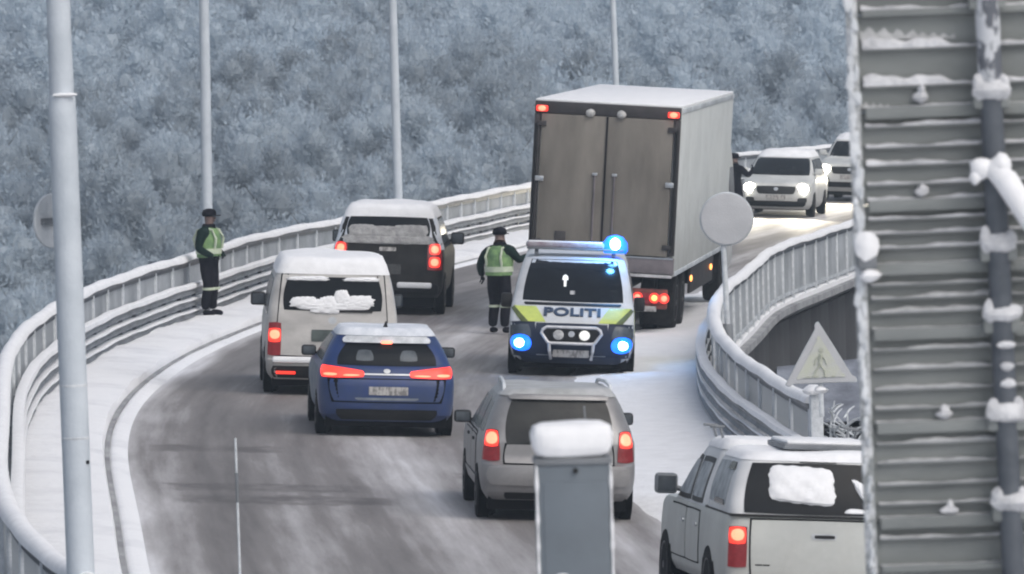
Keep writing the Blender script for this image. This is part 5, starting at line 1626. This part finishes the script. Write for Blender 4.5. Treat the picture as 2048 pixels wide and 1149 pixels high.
stand = dict(legL=((-0.10, 0.0, 0.80), (-0.10, 0.03, 0.50), (-0.10, 0.0, 0.11), (-0.12, 0.17, 0.05)), legR=((0.10, 0.0, 0.80), (0.11, 0.04, 0.50), (0.12, -0.03, 0.11), (0.15, 0.15, 0.05)),
             armL=((-0.22, 0.0, 1.43), (-0.27, -0.05, 1.16), (-0.17, 0.17, 1.03), (-0.06, 0.22, 1.01)), armR=((0.22, 0.0, 1.43), (0.27, -0.06, 1.16), (0.18, 0.16, 1.01), (0.06, 0.22, 1.0)), lean=0.0)
pz = plane_z(-5.12) + 0.15
person((-5.20, 124.6, pz), R(112), 'person in black cap and green high-visibility vest standing on the snowy sidewalk', stand, scale=1.02, sleeve=M['cloth_green'])
walk2 = dict(legL=((-0.10, 0.01, 0.80), (-0.11, 0.05, 0.50), (-0.12, -0.02, 0.11), (-0.16, 0.15, 0.05)), legR=((0.10, 0.0, 0.80), (0.11, 0.02, 0.50), (0.11, -0.04, 0.11), (0.15, 0.13, 0.05)),
             armL=((-0.22, 0.02, 1.43), (-0.33, -0.03, 1.18), (-0.37, 0.10, 0.98), (-0.38, 0.14, 0.90)), armR=((0.22, 0.02, 1.43), (0.31, 0.10, 1.25), (0.30, 0.36, 1.32), (0.29, 0.44, 1.34)), lean=0.03)
person((-0.22, 123.6, plane_z(-0.2) + 0.012), R(32), 'person in high-visibility vest seen from behind, standing beside the police van', walk2, scale=1.0, sleeve=M['cloth_green'])
far_p = dict(stand)
far_p['armR'] = ((0.22, 0.0, 1.43), (0.34, 0.06, 1.26), (0.32, 0.24, 1.40), (0.30, 0.30, 1.50))
person((5.54, 179.0, plane_z(5.54) + 0.012), R(35), 'person in dark clothes standing between the box lorry and the white people carrier', far_p, vest=False, belt_stripe=False, scale=1.03)

# ------------------------------------------------------------------ lamp posts
def lamp_post(loc, h, r0, r1, label, tilt, step=None):
    root = empty('lamp_post', loc, (0, tilt, 0), label, 'lamp post', 'lamp posts along the forest side of the bridge')
    if step:
        mb = MB().lathe([(r0 * 1.02, -0.2), (r0, step - 0.25), (r0 * 0.98, step - 0.02), (r0 * 0.93, step)], (0, 0, 0), 'Z', 24)
        mb.build('lower_pole', M['pole'], root)
        MB().lathe([(r1 * 1.02, step - 0.03), (r1, h * 0.6), (r1 * 0.8, h)], (0, 0, 0), 'Z', 24).build('upper_pole', M['pole'], root)
        MB().blob((0.03, -r1, step + 0.005), (r0 * 0.75, r0 * 0.4, 0.022)).build('snow_ledge', M['snow_fine'], root)
        for dz, rr_ in ((2.35, 1.03), (2.78, 1.035)):
            MB().lathe([(r0 * 1.0, step - dz - 0.02), (r0 * rr_, step - dz), (r0 * 1.0, step - dz + 0.008)], (0, 0, 0), 'Z', 24).build('pole_seam', M['frost'], root)
        MB().box((r0 * 0.85, -r0 * 0.55, step - 2.98), (0.03, 0.03, 0.03), bevel=0.006).build('hatch_screw', M['black'], root)
    else:
        MB().lathe([(r0, -0.9), (r0 * 0.95, h * 0.3), (r0 * 0.62, h)], (0, 0, 0), 'Z', 18).build('pole', M['pole'], root)
    MB().tube([(0, 0, h - 0.1), (0.3, 0, h + 0.12), (1.1, 0, h + 0.25)], [r0 * 0.6, r0 * 0.5, r0 * 0.4], 10).build('arm', M['pole'], root)
    MB().box((1.5, 0, h + 0.24), (0.75, 0.28, 0.12), bevel=0.04).build('lamp_head', M['rail_metal'], root)
    return root
b1 = at(167, 1149, 59.0)
step_z = (at(137, 192, 59.0) - b1).length
lamp_post((b1.x - 0.0, b1.y, b1.z - 1.45), 9.5, 0.112, 0.098, 'thick pale frosted lamp post standing closest, before the snowy sidewalk', R(-0.9), step_z + 1.45)
for (px, py, dep, r_, lb, tl) in ((416, 520, 131.0, 0.10, 'frosted lamp post rising behind the person on the sidewalk', 0.4), (797, 420, 153.0, 0.095, 'frosted lamp post rising behind the dark off-roader', -0.4), (1238, 330, 190.0, 0.085, 'slender frosted lamp post rising behind the box lorry', -1.0)):
    p = at(px, py, dep)
    lamp_post(p, 11.0, r_, r_, lb, R(tl))

# ------------------------------------------------------------------ road signs
# round sign seen from behind, on the closest lamp post
p = at(104, 442, 59.15)
rs = empty('round_sign', p, (0, 0, R(52)), 'grey back of a round sign fixed to the thick lamp post', 'sign')
MB().lathe([(0.22, -0.012), (0.225, 0.0), (0.22, 0.014)], (0, 0, 0), 'Y', 32).build('sign_plate', M['frost_metal'], rs)
MB().box((0.0, -0.03, 0.0), (0.3, 0.035, 0.05)).build('clamp', M['rail_metal'], rs)

# snow-covered round sign by the low-side rail
p = at(1463, 438, 107.5)
q_ = at(1455, 652, 107.5)
r2 = empty('round_sign', q_, (0, R(-1.6), 0), 'round sign plastered with snow on a pole by the curving railing', 'sign')
hgt = (p - q_).length
MB().tube([(0, 0, -0.6), (0.0, 0, hgt)], 0.042, 12).build('pole', M['frost'], r2)
ds = MB().lathe([(0.38, 0.015), (0.40, 0.0), (0.40, -0.02), (0.385, -0.035)], (0.06, -0.05, hgt), 'Y', 40).build('sign_plate', M['frost_metal'], r2)
MB().lathe([(0.385, -0.03), (0.375, -0.05), (0.30, -0.058), (0.1, -0.06)], (0.06, -0.05, hgt), 'Y', 40).build('snow_coat', M['frost_sign'], ds)
MB().box((0, 0.03, hgt - 0.1), (0.12, 0.06, 0.05), bevel=0.01).build('clamp', M['rail_metal'], r2)
MB().lathe([(0.075, -0.30), (0.08, 0.0), (0.06, 0.03)], (0, 0, 0), 'Z', 14).build('foot_bracket', M['rail_metal'], r2)

# triangular pedestrian sign
p = at(1642, 775, 85.4)
tr = empty('warning_sign', p, (0, R(-1.0), 0), 'frosted triangular pedestrian warning sign above the railing end post', 'sign')
def tri(a, rr, zc, n=6):
    """rounded triangle, side a"""
    h = a * math.sqrt(3) / 2
    cs = [(-a / 2 + rr * 1.73, rr), (a / 2 - rr * 1.73, rr), (0, h - 2 * rr)]
    out = []
    for i, (cx, cz) in enumerate(cs):
        a0 = R(210) + i * R(120)
        for k in range(n):
            t = a0 + R(120) * k / (n - 1) - R(0)
            out.append((cx + rr * math.cos(t), cz + rr * math.sin(t) + zc))
    return out
pl = MB().prism(tri(0.93, 0.05, 0.02), 0.025).build('sign_plate', M['frost_metal'], tr)
MB().prism(tri(0.90, 0.05, 0.03), 0.012, (0, -0.014, 0)).build('frost_border', M['frost_sign'], pl)
MB().prism(tri(0.62, 0.03, 0.10), 0.008, (0, -0.0235, 0)).build('sign_field', M['frost_yellow'], pl)
sy = MB()
def limb(pts, r):
    sy.tube([(x, -0.026, z) for x, z in pts], r, 6)
sy.lathe([(0.03, -0.006), (0.03, 0.004)], (0.015, -0.026, 0.44), 'Y', 12)
limb([(0.01, 0.39), (-0.005, 0.27)], 0.026)
limb([(-0.005, 0.27), (0.05, 0.20), (0.055, 0.12)], 0.015)
limb([(-0.005, 0.27), (-0.05, 0.20), (-0.09, 0.13)], 0.015)
limb([(0.01, 0.38), (0.06, 0.33), (0.075, 0.27)], 0.012)
limb([(0.0, 0.38), (-0.05, 0.34), (-0.07, 0.27)], 0.012)
for k in range(4):
    sy.box((-0.15 + 0.1 * k, -0.025, 0.125), (0.055, 0.008, 0.016))
sy.build('pedestrian_symbol', M['sign_symbol'], pl)
MB().tube([(0, 0.05, -0.35), (0, 0.05, 0.45)], 0.03, 10).build('pole', M['frost'], tr)
MB().blob((0, 0.04, -0.03), (0.075, 0.06, 0.05)).build('snow_cap', M['snow_fine'], tr)

# hut below the bridge, with frosted twigs in front
hp = at(1690, 835, 93.0)
hut = empty('hut', (hp.x + 1.0, hp.y + 1.2, hp.z - 2.6), (0, 0, R(6)), 'low dark hut with snow-dusted roof beside the bridge end', 'hut')
MB().box((0, 0, 1.2), (3.4, 2.4, 2.6), bevel=0.02).build('wall', M['hut_wall'], hut)
rf = MB()
rf._grid([[Vector((-2.05, -1.5, 2.55)), Vector((2.2, -1.5, 2.66))], [Vector((-1.75, 0.6, 3.18)), Vector((2.2, 0.6, 3.46))], [Vector((-1.75, 1.6, 2.7)), Vector((2.2, 1.6, 2.8))], [Vector((-1.75, 1.6, 2.55)), Vector((2.2, 1.6, 2.6))], [Vector((-2.05, -1.5, 2.45)), Vector((2.2, -1.5, 2.55))]], False)
rf.build('roof', M['hut_roof'], hut)
for (px, py, h_, seed, lb) in ((1668, 905, 0.62, 1, 'tallest bare frosted shrub, next to the railing end post'), (1690, 915, 0.55, 2, 'middle bare frosted shrub poking up before the dark hut wall'), (1712, 920, 0.35, 3, 'lowest bare frosted shrub, close to the big ribbed sign')):
    p = at(px, py, 87.5)
    rg = random.Random(seed)
    mb = MB()
    mb.tube([(0, 0, -1.8), (rg.uniform(-0.05, 0.05), 0, h_ * 0.5), (rg.uniform(-0.15, 0.05), 0.05, h_)], [0.02, 0.016, 0.007], 5)
    for k in range(16):
        z = h_ * rg.uniform(0.0, 0.9)
        a = rg.uniform(0, 6.28)
        l = rg.uniform(0.12, 0.3)
        mb.tube([(0, 0, z), (l * 0.5 * math.cos(a), l * 0.5 * math.sin(a), z + l * 0.35), (l * math.cos(a), l * math.sin(a), z + l * 0.5)], [0.013, 0.012, 0.006], 4)
    o = mb.build('frosted_shrub', M['frost'])
    o.location = p
    tag(o, lb, 'shrub', 'frosted shrubs by the dark hut')

# snow stake at the kerb
p = at(483, 1149, 58.5)
st = empty('snow_stake', (p.x, p.y, p.z - 1.2), (0, R(-0.6), 0), 'thin frosted marker stake standing at the road edge', 'marker stake')
top_z = (at(483, 876, 58.5) - p).length + 1.2
MB().tube([(0, 0, -0.3), (0, 0, top_z)], [0.013, 0.009], 8).build('stake', M['frost'], st)
MB().tube([(0, 0, top_z - 0.52), (0, 0, top_z - 0.28)], 0.0135, 8).build('dark_band', M['rail_metal'], st)

# grey cabinet with a thick cap of snow
p = at(1153, 1149, 32.2)
cb = empty('cabinet', (p.x, p.y, p.z - 1.25), (0, R(-0.3), R(2)), 'slim blue-grey cabinet with thick snow cap in front of the silver estate', 'cabinet')
topz = (at(1153, 917, 32.2) - p).length + 1.25
MB().box((0, 0, topz / 2 - 0.2), (0.328, 0.26, topz + 0.4), bevel=0.012).build('housing', M['cabinet'], cb)
MB().box((0.008, -0.1315, topz / 2 - 0.22), (0.29, 0.008, topz + 0.25), bevel=0.003).build('door', M['cabinet'], cb)
MB().box((0, 0, topz - 0.005), (0.345, 0.28, 0.03), bevel=0.008).build('lid', M['rail_metal'], cb)
cap = MB().box((0, 0, topz + 0.085), (0.355, 0.30, 0.155), bevel=0.05)
bmesh.ops.subdivide_edges(cap.bm, edges=cap.bm.edges[:], cuts=2, use_grid_fill=True)
for v in cap.bm.verts:
    v.co += Vector((math.sin(23 * v.co.z + 9 * v.co.x), math.sin(17 * v.co.x), 0.6 * math.sin(19 * v.co.x + 11 * v.co.y))) * 0.006
cap.build('snow_cap', M['snow_fine'], cb, angle=70)
MB().lathe([(0.012, 0.0), (0.012, -0.012)], (0.008, -0.135, topz - 0.045), 'Y', 10).build('lock', M['black'], cb)
MB().blob((-0.065, -0.14, topz - 0.525), (0.04, 0.02, 0.03)).build('snow_lump', M['snow_fine'], cb)
fe = MB()
for sg in (-1, 1):
    pts_ = [(sg * 0.164, -0.132, topz - 0.02 - k * 0.03) for k in range(34)]
    fe.tube(pts_, [0.004 + 0.006 * random.random() ** 2 for _ in pts_], 6)
fe.build('frost_edge', M['snow_fine'], cb)['kind'] = 'stuff'

# ------------------------------------------------------------------ big sign seen from behind
SD = 32.2
SM = SD / FPX                      # metres per photo pixel at that depth
org = at(1783, 1149, SD)
sgn = empty('traffic_sign', (org.x, org.y, org.z - 1.4), (0, R(-1.05), 0), 'back of a large ribbed metal traffic sign edged with snow', 'sign')
def sx(px, py=1149):
    return (px - 1757) * SM
def sz(py):
    return (1149 - py) * SM + 1.4
Wt = 1.05
joints = [1300, 1232, 1140, 1043, 853, 666, 536, 409, 224, 30, -110]
ribs = {1232: [1260], 1140: [1190], 1043: [1076], 853: [886, 924, 968, 1007], 666: [698, 737, 778, 816], 536: [568, 596, 624], 409: [437, 466, 495], 224: [252, 294, 330, 368], 30: [98, 172], -110: [-60, -20]}
for i in range(len(joints) - 1):
    a, b = joints[i], joints[i + 1]
    z0, z1 = sz(a), sz(b)
    mb = MB().box((Wt / 2 - 0.04, 0.0, (z0 + z1) / 2), (Wt, 0.012, z1 - z0 - 0.003))
    pl_ = mb.build('plank', M['sign_metal'], sgn)
    hh = 0.052 if b not in (30, -110, 1140, 1232) else 0.03
    mb = MB().box((Wt / 2 - 0.03, -0.028, z1 - hh / 2 + 0.02), (Wt - 0.03, 0.045, hh), bevel=0.004)
    mb.build('joint_rib', M['sign_metal'], pl_)
    rbs = MB()
    for r_ in ribs.get(b, []):
        rbs.box((Wt / 2 - 0.03, -0.022, sz(r_) - 0.006), (Wt - 0.03, 0.032, 0.012), bevel=0.003)
    rbs.build('stiffening_rib', M['sign_metal'], pl_)
    # snow lying on ribs and joint
    sm = MB()
    for r_ in [None] + ribs.get(b, []):
        zt = z1 + 0.02 if r_ is None else sz(r_)
        thick = random.uniform(0.006, 0.013) if r_ is None else random.uniform(0.010, 0.020)
        if r_ in (98, 172):
            thick = 0.042
        if r_ is None and b in (409, 224, 30):
            thick *= 1.5
        n = 60
        lo_, hi_ = [], []
        ph = random.random() * 10
        ring = []
        for k in range(n + 1):
            x = -0.02 + (Wt - 0.04) * k / n
            t = thick * (0.75 + 0.35 * math.sin(9 * x + ph) + 0.25 * math.sin(23 * x + 2 * ph) + 0.12 * math.sin(61 * x + ph))
            if x > 0.52:
                t *= 0.55
            t = max(0.003, t)
            ring.append([Vector((x, -0.004, zt + 0.001)), Vector((x, -0.044, zt - 0.002)), Vector((x, -0.046, zt + t * 0.5)), Vector((x, -0.036, zt + t * 0.92)), Vector((x, -0.012, zt + t))])
        sm._grid(ring, True, True, True)
    sm.build('snow_ledge', M['rime_thick'] if b in (409, 224, 30) else M['rime'], pl_)
# blown rime sticking to the upper planks
for (xa, xb, ya, yb) in ((1745, 1860, 40, 82), (1850, 1935, 60, 84), (1742, 1800, 196, 220), (1748, 1770, 395, 404)):
    mb = MB()
    ph = random.random() * 9
    rows = []
    for k in range(15):
        x = sx(xa + (xb - xa) * k / 14)
        zt = sz(ya + (yb - ya) * (0.25 + 0.35 * math.sin(k * 0.9 + ph) ** 2 + 0.3 * k / 14))
        zb = sz(yb)
        rows.append([Vector((x, -0.0065, zb)), Vector((x, -0.014, zb + 0.004)), Vector((x, -0.013, (zb + zt) / 2)), Vector((x, -0.0065, max(zt, zb + 0.006)))])
    mb._grid(rows)
    mb.build('rime_patch', M['rime'], sgn)
# snow tufts on the ribs
for (px, py, w_, h_) in ((1857, 383, 0.040, 0.040), (1884, 828, 0.034, 0.044), (1887, 1018, 0.034, 0.040), (1860, 190, 0.030, 0.060)):
    k_ = random.uniform(0.8, 1.2)
    o = MB().blob((sx(px), -0.035, sz(py) - h_ * 0.25), (w_ * 1.0 * k_, 0.026, h_ * 0.5), 0.15).blob((sx(px) + 0.006 * k_, -0.034, sz(py) + h_ * 0.15), (w_ * 0.62 / k_, 0.022, h_ * 0.62), 0.12).build('snow_tuft', M['rime_thick'], sgn)
# side frame
MB().box((-0.062, -0.012, sz(520)), (0.050, 0.06, (1310 + 120) * SM), bevel=0.006).build('edge_frame', M['edge_frost'], sgn)
ef = MB()
for k in range(70):
    z = sz(1200) + k * 0.042 + random.uniform(-0.01, 0.01)
    s_ = 0.012 + 0.016 * min(1, max(0, (z - 1.6) / 2.0)) * random.random()
    ef.blob((-0.062 + random.uniform(-0.018, 0.012), -0.05, z), (s_, 0.012, s_ * 2.2), 0.15, 1)
ef.build('frost_crust', M['frost'], sgn)['kind'] = 'stuff'
# bracket on the edge with lumps of snow
MB().box((sx(1742), -0.06, sz(522)), (0.085, 0.08, 0.06), bevel=0.008).build('edge_bracket', M['rail_metal'], sgn)
MB().blob((sx(1742), -0.07, sz(490)), (0.066, 0.05, 0.058)).build('snow_lump', M['snow_fine'], sgn)
MB().blob((sx(1748), -0.07, sz(548)), (0.050, 0.045, 0.038)).build('snow_lump', M['snow_fine'], sgn)
# post with clamps
px_of = lambda py: 1967 + (py - 0) * 48 / 1149 - 6
def pp(py, dy=-0.115):
    # the sign itself leans 1.75 degrees in the photograph; the post a little more
    return Vector(((px_of(py) - 1757 - (1149 - py) * -0.0314) * SM, dy, sz(py)))
MB().tube([pp(1500), pp(1149), pp(200)], 0.051, 20).build('post', M['pipe'], sgn)
MB().tube([pp(205), pp(-150)], 0.054, 20).build('frosted_post_top', M['pipe_frost'], sgn)
for py, big in ((10, 0.8), (208, 1.0), (512, 0.9), (655, 0.8), (850, 1.0), (1030, 1.0)):
    c_ = pp(py)
    MB().box(c_ + Vector((0, 0.03, 0)), (0.16, 0.12, 0.075), bevel=0.01).build('clamp', M['sign_metal'], sgn)
    sb = MB()
    sb.blob(c_ + Vector((0, -0.03, 0.045)), (0.088 * big, 0.05, 0.05 * big), 0.10)
    sb.blob(c_ + Vector((-0.055, -0.02, 0.06)), (0.032, 0.03, 0.06 * big), 0.1)
    sb.blob(c_ + Vector((0.055, -0.02, 0.055)), (0.032, 0.03, 0.05 * big), 0.1)
    sb.build('clamp_snow', M['rime_thick'], sgn)
for py in (695, 738, 772):
    c_ = pp(py)
    MB().blob(c_ + Vector((0.012, -0.05, 0)), (0.036, 0.02, 0.020), 0.1).build('snow_lump', M['rime_thick'], sgn)
# diagonal brace with thick snow on it
a_, b_ = pp(352, -0.16), Vector((sx(2075) + 0.05, -0.30, sz(520)))
MB().tube([a_, b_], 0.026, 10).build('brace', M['pipe'], sgn)
sb = MB()
sb.tube([a_ + Vector((-0.03, -0.01, 0.03)), a_ * 0.8 + b_ * 0.2 + Vector((0, -0.01, 0.04)), a_ * 0.5 + b_ * 0.5 + Vector((0, -0.01, 0.035)), b_ + Vector((0, 0, 0.03))], [0.035, 0.056, 0.052, 0.045], 12)
sb.blob(a_ + Vector((-0.06, -0.02, 0.02)), (0.05, 0.045, 0.045), 0.1)
sb.blob(a_ + Vector((-0.09, -0.02, -0.02)), (0.03, 0.03, 0.035), 0.1)
sb.blob(a_ + Vector((0.02, -0.02, 0.035)), (0.05, 0.045, 0.05), 0.12)
sb.build('brace_snow', M['snow_fine'], sgn, angle=80)
